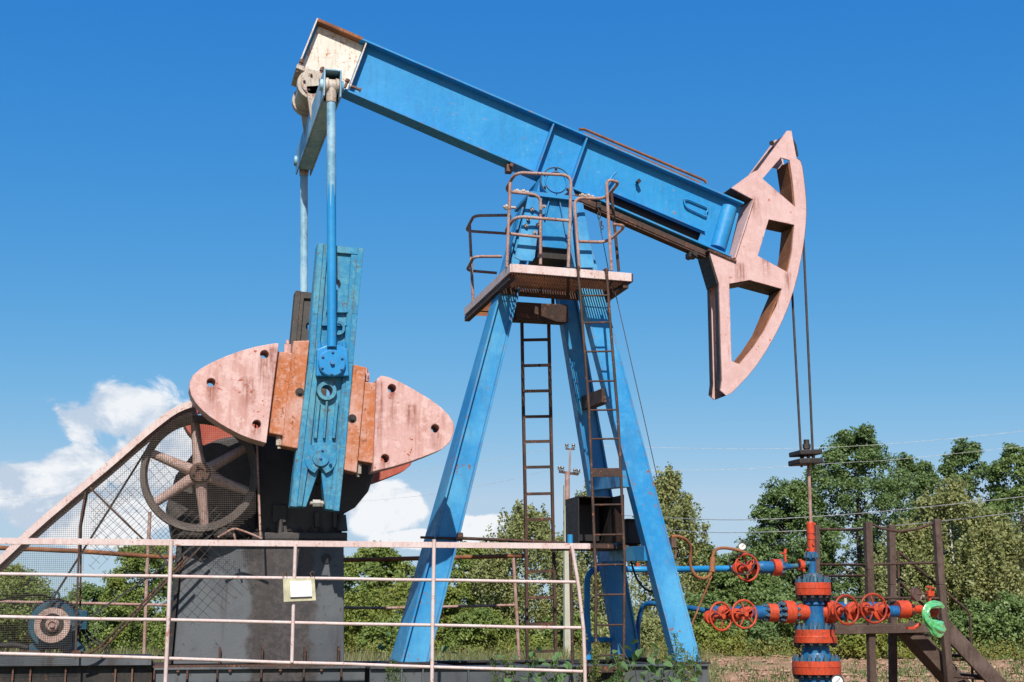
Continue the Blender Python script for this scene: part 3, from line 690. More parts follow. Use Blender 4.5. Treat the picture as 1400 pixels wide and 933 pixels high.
def wall(pts, t, mat, name, y0=HV0 + 0.0225, y1=HV1 - 0.0225, closed=False, inward=1):
    P = [PV(x, y, HV0) for x, y in pts]; n = len(P)
    if closed: P.append(P[0])
    m = MB()
    for a, b in zip(P[:-1], P[1:]):
        d = (b - a).normalized(); s = Vector((d.z, 0, -d.x)) * t * inward
        m.hexa([Vector((q.x, y0, q.z)) for q in (a, b, b + s, a + s)], [Vector((q.x, y1, q.z)) for q in (a, b, b + s, a + s)])
    return obj(name, m, mat, hh_f)
wall(arc + [(993, 541)], 0.02, 'brown_steel', 'face_plate', HV0 - 0.004, HV1 + 0.004, False, 0.1)
t_arc = [(x - 14, y + 1) for x, y in arc[2:]]
wall([(1080, 221), (1084.5, 250), (1087.5, 284), (1088, 300), (1083, 346), (1077.5, 373), (1070, 396), (1046, 453), (1031, 476), (1012, 499)], 0.016, 'orange_rust', 'inner_arc_plate')
wall([(1042.5, 244), (1087, 282.5)], 0.014, 'brown_steel', 'cross_plate'); wall([(1051, 299.5), (1086, 307)], 0.014, 'brown_steel', 'cross_plate')
wall([(997, 387.5), (1025, 382.5), (1069, 394.5)], 0.014, 'black_steel', 'cross_plate'); wall([(1036, 350.5), (1077, 373)], 0.014, 'brown_steel', 'cross_plate')
wall([(1036, 350), (1051, 300)], 0.014, 'brown_steel', 'cross_plate', inward=-1)
wall([(983.5, 390), (987, 520), (985.5, 533)], 0.012, 'black_steel', 'rear_rib', HV0 + 0.0225, HV0 + 0.10); wall([(983.5, 390), (987, 520), (985.5, 533)], 0.012, 'black_steel', 'rear_rib', HV1 - 0.10, HV1 - 0.0225)
wall([(970.5, 346), (983, 388)], 0.014, 'black_steel', 'rear_plate')
wall([(1077, 181), (1036, 234)], 0.012, 'brown_steel', 'rear_rib', HV0 + 0.06, HV1 - 0.0225, False, -0.6)
wall([(1004, 354), (1030, 274)], 0.016, 'pink_paint', 'seat_plate', HV0 - 0.03, HV1 + 0.03, False, -1); wall([(1030, 273), (1000, 257)], 0.012, 'brown_steel', 'seat_plate', HV0 + 0.0225, HV1 - 0.0225)
mb = MB(); p, q = PV(968, 342, HV0), PV(1006, 358, HV0); mb.bar(p + YV * 0.16, q + YV * 0.16, 0.36, 0.03)
obj('seat_bar', mb, 'brown_steel', hh_f, 0.003)
mb = MB(); c = PV(1086, 205, HV0 + 0.12); mb.tube([PV(*x, HV0 + 0.15) for x in ((1081, 186), (1087, 198), (1089, 208), (1090, 214))], 0.014, 6)
mb.cyl(PV(1055, 196, HV0 + 0.1), PV(1055, 196, HV0 + 0.2), 0.03, 0.03, 8)
obj('rope_clip', mb, 'black_steel', hh_f)
# --- the two cranks with their counterweights
CV0 = 12.83                                   # front plane of the front crank
crank_out = [(434.6, 333), (497.5, 340), (489, 430), (483, 497), (481.7, 520), (473, 612), (464, 699), (445.6, 696), (439, 641), (437, 641), (419, 693), (397, 693), (404, 625), (412.5, 561), (421, 497), (426, 430)]
win_up = [(450, 346), (478, 349), (473, 380), (469, 425), (466, 452), (449, 452), (445, 425), (447, 380)]
win_dn = [(437, 548), (458, 549), (454, 598), (430, 598)]
ring_c, ring_r = (446.6, 534.6), 8.0
def build_crank(dv, mats, front):
    cm, wm, km, wmat = mats
    Y = CV0
    O = lambda y: y + dv
    m = MB(); m.prism(PX(crank_out, Y), O(Y + 0.03), O(Y + 0.20), [circ(ring_c[0], ring_c[1], ring_r, Y), circ(459, 388, 7.5, Y)])
    cr = obj('crank', m, cm, pump, 0.004)
    # raised cheeks round the pockets
    cheeks = [[(434.6, 333), (497.5, 340), (496, 349), (448, 345), (441, 430), (434, 520), (425, 612), (413, 693), (397, 693), (404, 625), (412.5, 561), (421, 497), (426, 430)],
              [(496, 349.3), (489, 430), (483, 497), (481.7, 520), (473, 612), (464, 699), (449, 697), (460, 612), (468, 520), (474, 430), (480, 348)]]
    for poly in cheeks:
        m = MB(); m.prism(PX(poly, Y), O(Y), O(Y + 0.0296)); obj('cheek', m, cm, cr, 0.006)
    for a, b, w in (((427, 440), (421, 497), 0), ):
        pass
    # edge rails
    for pl in (((434.6, 333), (426, 430), (421, 497), (412.5, 561), (397, 693)), ((497.5, 340), (489, 430), (483, 497), (473, 612), (464, 699))):
        m = MB(); P = [PV(x, y, Y) + YV * dv for x, y in pl]
        sgn = 1 if pl[0][0] < 450 else -1
        for a, b in zip(P[:-1], P[1:]):
            m.bar(a + XV * 0.03 * sgn - YV * 0.004, b + XV * 0.03 * sgn - YV * 0.004, 0.018, 0.055)
        obj('edge_rail', m, cm, cr, 0.003)
    # rungs and rings in the upper pocket, central rib below
    for x0, x1, y in ((446, 476, 426), (440, 474, 444)):
        m = MB(); a, b = PV(x0, y, Y) + YV * (dv + 0.015), PV(x1, y, Y) + YV * (dv + 0.015); m.bar(a, b, 0.05, 0.03); obj('rung', m, cm, cr, 0.004)
    for (x, y, ro, ri) in ((462, 449, 9.5, 6), (446.6, 534.6, 13, 8)):
        m = MB(); k = MPP(x, y, Y); c = PV(x, y, Y) + YV * dv
        m.lathe(c + YV * -0.02, YV, [(0.05, ri * k), (0, ri * k), (0, ro * k), (0.052, ro * k * 1.08)], 24); obj('pin_hole_ring', m, cm, cr)
    for a, b, w in (((447, 548), (443, 600), 0.02), ((436, 548), (431, 600), 0.03), ((461, 549), (456, 600), 0.03)):
        m = MB(); m.bar(PV(*a, Y) + YV * (dv + 0.015), PV(*b, Y) + YV * (dv + 0.015), 0.05, w); obj('rib', m, cm, cr, 0.006)
    k = MPP(438, 627, Y); c = PV(438.3, 627, Y) + YV * dv
    m = MB(); m.prism([(c.x + 22 * k * cos(a), c.z + 22 * k * sin(a)) for a in [radians(-70 + i * 320 / 24 + 0) for i in range(25)]] + [(c.x, c.z - 10 * k)], c.y - 0.012, c.y + 0.028)
    m.lathe(c - YV * 0.03, YV, [(0, 0), (0, 11 * k), (0.018, 11.5 * k)], 22)
    # turn the open sector to the bottom
    hub = obj('shaft_hub', m, cm, cr, 0.004)
    for q in ((440, 616), (451, 634), (438, 627)):
        inst('bolt', bolt_b, hub, PV(*q, Y) + YV * (dv - 0.03), aim(-YV))
    m = MB(); a, b = PV(423, 688, Y + 0.1) + YV * dv, PV(446, 689, Y + 0.1) + YV * dv
    m.cyl(a, b, 0.018, 0.018, 8); m.cyl(a + XV * 0.03, a + XV * 0.10, 0.036, 0.036, 6, True, False); m.cyl(b - XV * 0.06, b - XV * 0.03, 0.03, 0.03, 6, True, False)
    obj('clamp_bolt', m, 'bare_metal', cr)
    # pin bearing block
    m = MB(); m.prism(PX(smoothpoly([(433, 478), (447, 472), (462, 472), (475, 478), (477, 515), (432, 515)], 0), Y - 0.04), O(Y - 0.06), O(Y + 0.10))
    bl = obj('pin_bearing', m, 'blue_paint' if front else cm, cr, 0.012, 2)
    m = MB(); k = MPP(453, 498, Y - 0.1); c = PV(453.5, 497, Y - 0.07) + YV * dv
    m.lathe(c - YV * 0.03, YV, [(0, 0), (0, 17 * k), (0.008, 18.6 * k), (0.05, 18.6 * k)], 28); m.cyl(c - YV * 0.06, c, 3 * k, 3 * k, 8)
    cov = obj('bearing_cover', m, 'blue_paint' if front else cm, bl)
    for i in range(6):
        a = i * pi / 3 + 0.5; inst('bolt', bolt_b, cov, c + Vector((cos(a) * 15 * k, -0.03, sin(a) * 15 * k)), aim(-YV))
    m = MB()
    for x in (437, 447, 461, 471):
        p = PV(x, 475, Y) + YV * (dv - 0.0); m.cyl(p - ZV * 0.03, p + ZV * 0.045, 0.022, 0.022, 6, True, False)
    m.cyl(PV(453, 476, Y) + YV * dv, PV(453, 466, Y) + YV * dv, 0.055, PITR, 16)
    obj('cap_bolts', m, 'blue_paint' if front else cm, bl)
    # counterweights: petal, two clamp plates, holes
    sides = [dict(petal=smoothpoly([(381, 470), (377, 469), (340, 476), (297, 491.5), (266, 509), (257.5, 526), (263, 546), (280, 565), (306, 583), (337, 598.5), (364, 606)], 1),
                  holes=[(361.6, 484.5), (288.6, 523), (351, 580)],
                  plates=[([(378, 480), (402, 483), (389, 596), (367, 592)], 0.03), ([(401, 467), (423, 466), (414, 552), (407, 614), (385, 610)], 0.0)], bolt=[(409.5, 537)], nuts=[(394, 476), (383, 602)]),
             dict(petal=smoothpoly([(515, 519), (523, 512), (555, 526), (598, 552), (619, 573), (622, 590), (612, 611), (582, 624), (547, 636), (510, 645)], 1),
                  holes=[(536, 531), (595, 586), (526.6, 627)],
                  plates=[([(499, 522), (519, 524), (512, 634), (489, 630)], 0.03), ([(483, 499), (500, 503), (487, 647), (470, 643)], 0.0)], bolt=[(481, 573)], nuts=[(502, 514), (491, 641)])]
    for sd in sides:
        m = MB(); m.prism(PX(sd['petal'], Y - 0.05), O(Y - 0.05), O(Y + 0.24), [circ(x, y, 5.8, Y - 0.05, 18) for x, y in sd['holes']])
        cw = obj('counterweight', m, wm, pump, 0.018, 2)
        for i, (poly, off) in enumerate(sd['plates']):
            m = MB(); m.prism(PX(poly, Y), O(Y - 0.02 + off), O(Y + 0.20)); obj('clamp_plate', m, km, cw, 0.008, 2)
        for x, y in sd['bolt']:
            m = MB(); c = PV(x, y, Y) + YV * (dv - 0.024); m.lathe(c, YV, [(-0.02, 0), (-0.02, 0.018), (0, 0.02), (0, 0.042), (0.01, 0.042)], 16); obj('clamp_bolt', m, 'black_steel', cw)
        for x, y in sd['nuts']:
            m = MB(); c = PV(x, y, Y) + YV * (dv + 0.08); m.cyl(c - ZV * 0.04, c + ZV * 0.05, 0.035, 0.035, 6, True, False); m.cyl(c - ZV * 0.07, c + ZV * 0.09, 0.018, 0.018, 6); obj('clamp_nut', m, 'pale_grease' if y > 590 else wm, cw)
build_crank(0.0, ('blue_crank', 'pink_weight', 'orange_clamp', 0), True)
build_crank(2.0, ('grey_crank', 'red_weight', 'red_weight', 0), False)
# --- gearbox on its pedestal
shaft = PV(438, 627, 13.2)
mb = MB(); mb.cyl(Vector((shaft.x, 13.03, shaft.z)), Vector((shaft.x, 14.98, shaft.z)), 0.11, 0.11, 20)
obj('crank_shaft', mb, 'black_steel', pump)
gb = [(352, 736), (352, 640), (300, 628), (236, 640), (232, 615), (250, 600), (300, 588), (352, 560), (380, 545), (470, 545), (500, 570), (514, 610), (516, 640), (508, 668), (490, 692), (470, 705), (468, 736)]
mb = MB(); mb.prism(PX([(352, 736), (352, 610), (370, 560), (440, 540), (490, 560), (512, 600), (515, 640), (504, 672), (486, 694), (468, 704), (468, 736)], 13.62), 13.62, 14.45)
gear = obj('gearbox', mb, 'gearbox_iron', pump, 0.03, 2)
mb = MB(); mb.prism(PX([(236, 736), (228, 690), (240, 650), (270, 612), (300, 600), (352, 590), (352.5, 736)], 13.75), 13.75, 14.40); obj('gear_housing', mb, 'gearbox_iron', gear, 0.03, 2)
mb = MB(); mb.prism(PX([(345, 728), (475, 728), (475, 738), (345, 738)], 13.56), 13.56, 14.5); obj('gearbox_flange', mb, 'gearbox_iron', gear, 0.01)
mb = MB(); c = PV(470, 718, 13.6); mb.cyl(c + XV * -0.02 - ZV * 0.06, c + XV * -0.02 + ZV * 0.10, 0.06, 0.04, 10); obj('lug', mb, 'gearbox_iron', gear); mb = MB(); c = PV(382, 722, 13.6); mb.cyl(c - ZV * 0.06, c + ZV * 0.08, 0.04, 0.035, 8); obj('lug', mb, 'gearbox_iron', gear)
for i in range(9):
    c = PV(352 + i * 14.5, 731, 13.6); inst('bolt', bolt_k, gear, Vector((c.x, 13.60, c.z + 0.03)), aim(ZV), 1.6)
for poly in ([(372, 715), (392, 715), (392, 690), (372, 690)], [(430, 722), (436, 722), (436, 700), (430, 700)], [(455, 722), (461, 722), (461, 700), (455, 700)]):
    mb = MB(); mb.prism(PX(poly, 13.6), 13.585, 13.63); obj('casting_rib', mb, 'gearbox_iron', gear, 0.008)
mb = MB(); c = PV(438, 627, 13.5); mb.lathe(c, YV, [(0, 0.12), (0, 0.20), (0.04, 0.24), (0.14, 0.25)], 26); obj('bearing_boss', mb, 'gearbox_iron', gear)
ped = [(250, 738), (470, 738), (471, 893), (236, 893)]
mb = MB(); f4 = [PV(*p, 13.62) for p in (ped[3], ped[2], ped[1], ped[0])]
f4[0].z = f4[1].z = BASEZ + 0.02
mb.hexa(f4, [Vector((p.x, p.y + 0.85, p.z)) for p in f4])
pedo = obj('pedestal', mb, 'oily_plate', pump, 0.006)
mb = MB(); a, b = PV(247, 738, 13.60), PV(232, 893, 13.60); b.z = BASEZ + 0.02; mb.bar(a + YV * 0.4, b + YV * 0.4, 0.9, 0.035); obj('side_plate', mb, 'black_steel', pedo, 0.003)
mb = MB(); a, b = PV(247, 738, 13.60), PV(474, 738, 13.60); mb.bar(a + YV * 0.43 - ZV * 0.012, b + YV * 0.43 - ZV * 0.012, 0.95, 0.03); obj('top_plate', mb, 'black_steel', pedo, 0.003)
mb = MB(); c = PV(446, 764, 13.618); mb.cyl(c, c - YV * 0.01, 0.047, 0.047, 18); obj('hole_shade_disc', mb, 'black_box', pedo); mb = MB(); c = PV(277, 760, 13.618); mb.cyl(c, c - YV * 0.01, 0.055, 0.055, 18); obj('hole_shade_disc', mb, 'black_box', pedo)  # black discs on the plate paint the darkness inside two holes
for x in (300, 358, 416, 462):
    mb = MB(); a = PV(x, 896, 13.61); a.z = BASEZ + 0.02
    mb.prism([(a.x - 0.008, a.z), (a.x + 0.008, a.z), (a.x + 0.008, a.z + 0.16), (a.x - 0.008, a.z + 0.16)], 13.56, 13.62); obj('rib', mb, 'brown_steel', pedo)
# --- drive wheel on the gearbox input
wc = PV(273, 648, 13.46); wr = 79 * MPP(273, 648, 13.46)
mb = MB(); mb.lathe(wc - YV * 0.09, YV, [(0, wr * 0.915), (0, wr), (0.045, wr), (0.055, wr * 0.97), (0.075, wr * 0.97), (0.085, wr), (0.105, wr * 0.97), (0.125, wr * 0.97), (0.135, wr), (0.18, wr), (0.18, wr * 0.915), (0.115, wr * 0.87), (0.065, wr * 0.87), (0, wr * 0.915)], 72)
dw = obj('drive_wheel', mb, 'rim_steel', pump)
for dx, dy in ((-9, -67), (60, -37), (65, 22), (9, 64), (-57, 41), (-63, -25)):
    a = atan2(-dy, dx); e = Vector((cos(a), 0, sin(a))); s = Vector((-sin(a), 0, cos(a)))
    m = MB(); p0, p1 = wc + e * 0.07, wc + e * wr * 0.89
    prof = []
    for p, w, h in ((p0, 0.060, 0.075), (wc + e * wr * 0.45, 0.050, 0.05), (p1, 0.042, 0.035)):
        prof.append([p + s * w * cos(q) + YV * h * sin(q) - YV * 0.01 for q in [2 * pi * i / 10 for i in range(10)]])
    vs = [q for r in prof for q in r]
    m.add(vs, [(i * 10 + j, i * 10 + (j + 1) % 10, (i + 1) * 10 + (j + 1) % 10, (i + 1) * 10 + j) for i in range(2) for j in range(10)], True)
    obj('spoke', m, 'spoke_paint', dw)
mb = MB(); mb.lathe(wc - YV * 0.12, YV, [(0.02, 0), (0.02, 0.035), (0, 0.045), (0, 0.085), (0.03, 0.10), (0.2, 0.11), (0.3, 0.08), (0.45, 0.08)], 24)
hubo = obj('wheel_hub', mb, 'old_iron', dw)
for i in range(4):
    a = 0.4 + i * pi / 2; inst('bolt', bolt_k, hubo, wc + Vector((cos(a) * 0.065, -0.12, sin(a) * 0.065)), aim(-YV))
# --- steel base frame and its concrete footing
bx0, bx1 = PV(-60, 905, 13.5).x, PV(968, 908, 13.0).x
def ibeam(x0, x1, y, ztop, h, fw, mat, name, parent):
    m = MB(); t = 0.02
    m.box(((x0 + x1) / 2, y, ztop - t / 2), (x1 - x0, fw, t)); m.box(((x0 + x1) / 2, y, ztop - h + t / 2), (x1 - x0, fw, t)); m.box(((x0 + x1) / 2, y - fw / 2 + 0.045, ztop - h / 2), (x1 - x0, 0.016, h - 2 * t - 0.001))
    return obj(name, m, mat, parent, 0.003)
BH = 0.42
xp0, xp1 = PV(211, 905, 13.3).x, PV(500, 905, 13.3).x
fr = ibeam(xp0, xp1, 13.42, BASEZ - 0.002, BH, 0.24, 'oily_plate', 'base_frame', pump)
for x in (211, 256, 297, 357, 415, 466):
    c = PV(x, 915, 13.34); m = MB(); m.box((c.x, 13.319, BASEZ - BH / 2), (0.016, 0.034, BH - 0.045)); obj('rib', m, 'brown_steel', fr)
m = MB(); m.box(((xp0 + xp1) / 2, 13.95, BASEZ + 0.005), (xp1 - xp0 + 0.02, 1.2, 0.02)); obj('deck_plate', m, 'brown_steel', fr, 0.003)
for x in (244, 315, 384, 440):
    c = PV(x, 907, 13.3); inst('bolt', bolt_r, fr, Vector((c.x, 13.318, BASEZ - 0.024)), aim(-ZV), 0.8)
xl = PV(-80, 905, 13.4).x
LZ = PV(100, 897, 13.42).z
fl = ibeam(xl, xp0 - 0.012, 13.55, LZ, BH + 0.065, 0.26, 'black_steel', 'base_frame', pump)
for x in (18, 42, 90, 158, 181):
    c = PV(x, 915, 13.44); m = MB(); m.box((c.x, 13.438, LZ - (BH + 0.065) / 2 - 0.04), (0.014, 0.032, BH - 0.06)); obj('rib', m, 'old_iron', fl)
m = MB(); m.box(((xl + xp0) / 2 - 0.01, 14.05, LZ - 0.06), (xp0 - xl - 0.02, 0.9, 0.10)); obj('cross_beam', m, 'black_steel', fl)
m = MB(); m.box(((xl + xp0) / 2 - 0.01, 13.40, LZ - 0.045), (xp0 - xl - 0.03, 0.03, 0.085)); obj('edge_beam', m, 'oily_plate', fl, 0.003)
xr1 = PV(966, 908, 13.15).x
frr = ibeam(xp1 + 0.012, xr1, 13.20, BASEZ - 0.002, BH, 0.24, 'oily_plate', 'base_frame', pump)
for x in (549, 578, 640, 700, 760, 830, 905, 950):
    c = PV(x, 915, 13.1); m = MB(); m.box((c.x, 13.099, BASEZ - BH / 2), (0.014, 0.034, BH - 0.045)); obj('rib', m, 'oily_plate', frr)
fr2 = ibeam(xp1 + 0.012, PV(890, 905, 14.9).x, 14.95, BASEZ - 0.002, BH, 0.24, 'black_steel', 'base_frame', pump)
for x in (540, 600, 700, 800, 880):
    c = PV(x, 905, 14.0); m = MB(); m.box((c.x, 14.08, BASEZ - 0.15), (0.14, 1.48, 0.28)); obj('cross_beam', m, 'black_steel', frr)
cz = BASEZ - BH - 0.004
for (x0, x1, y0, y1) in ((xl + 0.4, xl + 1.6, 13.3, 14.6), (xp0 + 0.1, xp1 - 0.1, 13.25, 14.7), (PV(530, 905, 13.2).x, PV(640, 905, 13.2).x, 13.0, 15.1), (PV(800, 905, 13.2).x, PV(970, 905, 13.2).x, 13.0, 15.2)):
    m = MB(); m.box(((x0 + x1) / 2, (y0 + y1) / 2, cz / 2 - 0.05), (x1 - x0, y1 - y0, cz + 0.1)); obj('concrete_block', m, 'concrete', pump, 0.02)
for x0, x1, y in ((xl, xp1, 14.6), ):
    ibeam(x0, x1, y, BASEZ - 0.03, BH - 0.03, 0.2, 'black_steel', 'base_frame', pump)
# ------------------------------------------------------------------ service platform round the tower top
pc = PV(700, 368, 13.2)
plat = thing('service_platform', (pc.x + 0.5, 14.0, pc.z - 0.2), 'pink edged steel grating platform with bent pipe guardrails round the tower top', 'platform')
PVF = 13.20
a0, a1 = PV(700, 361, PVF), PV(863, 374, PVF)
zt = (a0.z + a1.z) / 2
HFz = 11.5 * MPP(780, 367, PVF)
mb = MB(); mb.bar(Vector((a0.x, PVF, a0.z - HFz / 2)), Vector((a1.x, PVF, a1.z - HFz / 2)), 0.02, HFz); obj('edge_plate', mb, 'pale_rail', plat, 0.003)
VB = 15.30
mb = MB(); mb.box((a0.x - 0.011, (PVF + VB) / 2, a0.z - HFz / 2), (0.02, VB - PVF, HFz)); obj('edge_plate', mb, 'pale_rail', plat, 0.003)
mb = MB(); mb.box((a1.x + 0.011, PVF + 0.36, a1.z - HFz / 2), (0.02, 0.72, HFz)); obj('edge_plate', mb, 'brown_steel', plat, 0.003)
mb = MB(); mb.box((a0.x + 0.02, (PVF + VB) / 2 + 0.05, a0.z - HFz - 0.035), (0.06, VB - PVF - 0.05, 0.06)); obj('bearer', mb, 'brown_steel', plat, 0.003)
mb = MB(); mb.box((a1.x - 0.05, PVF + 0.36, a1.z - HFz - 0.035), (0.06, 0.66, 0.06)); obj('bearer', mb, 'brown_steel', plat, 0.003)
mb = MB(); mb.bar(Vector((a0.x, 13.90, a0.z - HFz - 0.03)), Vector((a1.x, 13.90, a1.z - HFz - 0.03)), 0.06, 0.07); obj('bearer', mb, 'brown_steel', plat, 0.003)
slope = (a1.z - a0.z) / (a1.x - a0.x)
gz = lambda x: a0.z - HFz + 0.015 + (x - a0.x) * slope
mb = MB(); n = 46
for i in range(n):
    x = a0.x + 0.01 + (a1.x - a0.x - 0.02) * (i + 0.5) / n
    mb.bar(Vector((x - 0.012, PVF + 0.012, gz(x))), Vector((x + 0.012, PVF + 0.70, gz(x))), 0.010, 0.028, XV)
for j in range(5):
    y = PVF + 0.08 + j * 0.15
    mb.bar(Vector((a0.x + 0.005, y, gz(a0.x) + 0.006)), Vector((a1.x - 0.005, y, gz(a1.x) + 0.006)), 0.006, 0.010)
xw = a0.x + 0.42
for i in range(21):
    y = PVF + 0.74 + i * (VB - PVF - 0.76) / 20
    mb.bar(Vector((a0.x + 0.005, y, gz(a0.x))), Vector((xw - 0.30 + 0.20 * (1 if y > 14.4 else 0.35), y, gz(a0.x))), 0.006, 0.024)
g = obj('deck_grating', mb, 'orange_rust', plat); g['kind'] = 'stuff'
def rail(paths, mat='rusty_rail', r=0.0175, name='guardrail', parent=plat, fil=0.10):
    m = MB()
    for p in paths: m.tube([PV(*q) for q in p], r, 8, fil)
    return obj(name, m, mat, parent)
F, Bk = 13.21, 13.54
gl = rail([[(777, 366, F), (781, 240, F), (705, 236, F), (690, 262, Bk), (739, 267, Bk), (739, 362, Bk)]])
rail([[(777, 302, F), (705, 296, F), (689, 319, Bk), (738, 324.5, Bk)]], name='mid_rail', parent=gl)
rail([[(697.5, 250, F + 0.12), (693, 366, F + 0.12)]], name='rail_post', parent=gl)
gl = rail([[(697, 294.5, 14.55), (648, 295, 14.55), (637, 316, 15.13), (692, 319.5, 15.13)], [(697, 294.5, 14.55), (697, 302, 14.55)]])
rail([[(686, 351, 14.55), (648, 351, 14.55), (638, 370, 15.13), (679, 373.5, 15.13)]], name='mid_rail', parent=gl)
rail([[(642, 307, 14.9), (647, 416, 14.9)]], name='rail_post', parent=gl)
gl = rail([[(792, 367, Bk), (785, 270.5, Bk), (828, 272, Bk), (847, 249, F), (829, 245.5, F), (836, 370, F)]])
rail([[(792, 330.5, Bk), (830, 331.5, Bk), (856, 309, F + 0.08), (838, 307, F + 0.03)]], name='mid_rail', parent=gl)
rail([[(836, 264, 13.55), (846, 371, 13.55)]], name='rail_post', parent=gl, mat='brown_steel')
rail([[(755, 352, 14.5), (756, 416, 14.5)]], name='hanger_rod', mat='brown_steel', r=0.02)
# ------------------------------------------------------------------ ladders
def ladder(name, label, lpath, rpath, ys, rr, mat, flatbar, thick=()):
    b = lpath[-1]; base = PV(*b)
    t = thing(name, (base.x, base.y, base.z), label, 'ladder', 'steel ladders on the tower')
    for p in (lpath, rpath):
        m = MB()
        P = [PV(*q) for q in p]
        if flatbar:
            for a, b2 in zip(P[:-1], P[1:]): m.bar(a, b2, 0.045, 0.028)
        else: m.tube(P, rr * 1.5, 6)
        obj('stile', m, mat, t)
    def at(path, y):
        for a, b2 in zip(path[:-1], path[1:]):
            if a[1] <= y <= b2[1]:
                k = (y - a[1]) / (b2[1] - a[1]); return PV(a[0] + (b2[0] - a[0]) * k, y, a[2] + (b2[2] - a[2]) * k)
        return PV(path[-1][0], y, path[-1][2])
    for y in ys:
        m = MB(); p, q = at(lpath, y + 0.7), at(rpath, y)
        if flatbar: m.bar(p, q, 0.03, 0.03)
        elif y in thick: m.bar(p, q, 0.03, 0.085)
        else: m.cyl(p, q, rr, rr, 7)
        obj('rung', m, mat, t)
    return t
lad = ladder('ladder', 'thin rusty rod ladder hanging in front of the right tower leg',
       [(790, 371, 13.14), (793, 400, 13.13), (805, 554, 13.05), (808.6, 639, 13.0), (815, 800, 12.92), (814, 914, 12.86)],
       [(829.6, 374, 13.14), (834, 438, 13.12), (844.6, 565, 13.05), (848.5, 639, 13.0), (854, 767, 12.94), (852.5, 915, 12.86)],
       [404, 441, 480.5, 521, 560.5, 600, 646, 690, 731, 772, 813, 854.5, 896], 0.010, 'brown_steel', False, (646,))
for x, y in ((791, 371), (829.6, 374)):
    m = MB(); p = PV(x, y, 13.14); m.tube([p, p + ZV * 0.05, p + ZV * 0.05 + YV * 0.10, p + YV * 0.10 + ZV * 0.02], 0.016, 6, 0.03); obj('hook', m, 'brown_steel', lad)
lb = PV(826, 906, 13.0)
stp = MB(); stp.box((lb.x, 12.97, BASEZ - 0.034), (0.40, 0.20, 0.06)); stp.box((lb.x - 0.15, 12.97, BASEZ / 2 - 0.06), (0.05, 0.12, BASEZ - 0.01)); stp.box((lb.x + 0.15, 12.97, BASEZ / 2 - 0.06), (0.05, 0.12, BASEZ - 0.01))
tag(obj('ladder_step', stp, 'brown_steel'), 'low brown steel step under the thin rod ladder', 'step')
rear = [464.5, 499.5, 534.5, 569.5, 603.5, 638.5, 675, 710, 746, 781, 817, 853, 890.5]
ladder('ladder', 'brown flat bar ladder standing behind the tower between its legs',
       [(713.4, 436, 14.48), (715.7, 570, 14.50), (719.4, 742, 14.52), (720, 850, 14.54), (721, 902, 14.55)],
       [(750, 436, 14.48), (753, 570, 14.50), (756.4, 742, 14.52), (758.8, 850, 14.54), (760, 902, 14.55)],
       rear, 0.012, 'brown_steel', True)
# ------------------------------------------------------------------ pale railing in front
RV = 12.10
fr0 = PV(400, 933, RV)
frail = thing('guard_railing', (fr0.x, RV, 0), 'pale pink welded pipe railing with four rails in front of the pumpjack', 'railing', 'railings of the pumpjack')
mb = MB(); mb.bar(PV(-260, 737.6, RV), PV(807, 747.2, RV), 0.012, 0.052); obj('top_rail', mb, 'pale_rail', frail, 0.002)
for ya, yb, xb in ((784.8, 796.5, 790), (843.2, 859, 798), (892.8, 918.5, 798)):
    mb = MB(); P = [PV(-255, ya - (yb - ya) * 0.3, RV + 0.012)] + [PV(-30 + (xb + 30) * i / 10, ya + (yb - ya) * i / 10 + random.uniform(-0.5, 0.5), RV + 0.012) for i in range(11)]
    mb.tube(P, 0.0145, 8); obj('rail', mb, 'pale_rail', frail)
for pts in ([(-252, 736, RV), (-262, 850, RV), (-270, 934, RV)], [(234, 739, RV), (230, 850, RV), (226, 934, RV)], [(593, 738, RV), (591, 850, RV), (590, 934, RV)], [(781, 746, RV), (790, 800, RV), (797, 860, RV), (799, 920, RV)]):
    P = [PV(*q) + YV * -0.018 for q in pts]; e = P[-1].copy(); e.z = 0.0; e.x = P[-1].x + (P[-1].x - P[-2].x) * 0.3; P.append(e - ZV * 0.05)
    mb = MB(); mb.tube(P, 0.017, 8); obj('post', mb, 'pale_rail', frail)
mb = MB(); mb.tube([PV(404, 744, RV), PV(402, 800, RV), PV(399, 906, RV)], 0.0155, 8); obj('post', mb, 'pale_rail', frail)
mb = MB(); c = PV(779.5, 739, 13.9); mb.cyl(c - ZV * 0.09, c + ZV * 0.0, 0.024, 0.024, 12); mb.cyl(Vector((c.x + 0.03, c.y, -0.03)), c - ZV * 0.08, 0.017, 0.017, 10)
bp = tag(obj('bollard_pipe', mb, 'brown_steel'), 'thin brown standpipe with blue cap behind the railing end', 'pipe')
mb = MB(); mb.cyl(c - ZV * 0.05, c + ZV * 0.06, 0.030, 0.030, 14); obj('cap', mb, 'blue_paint', bp)
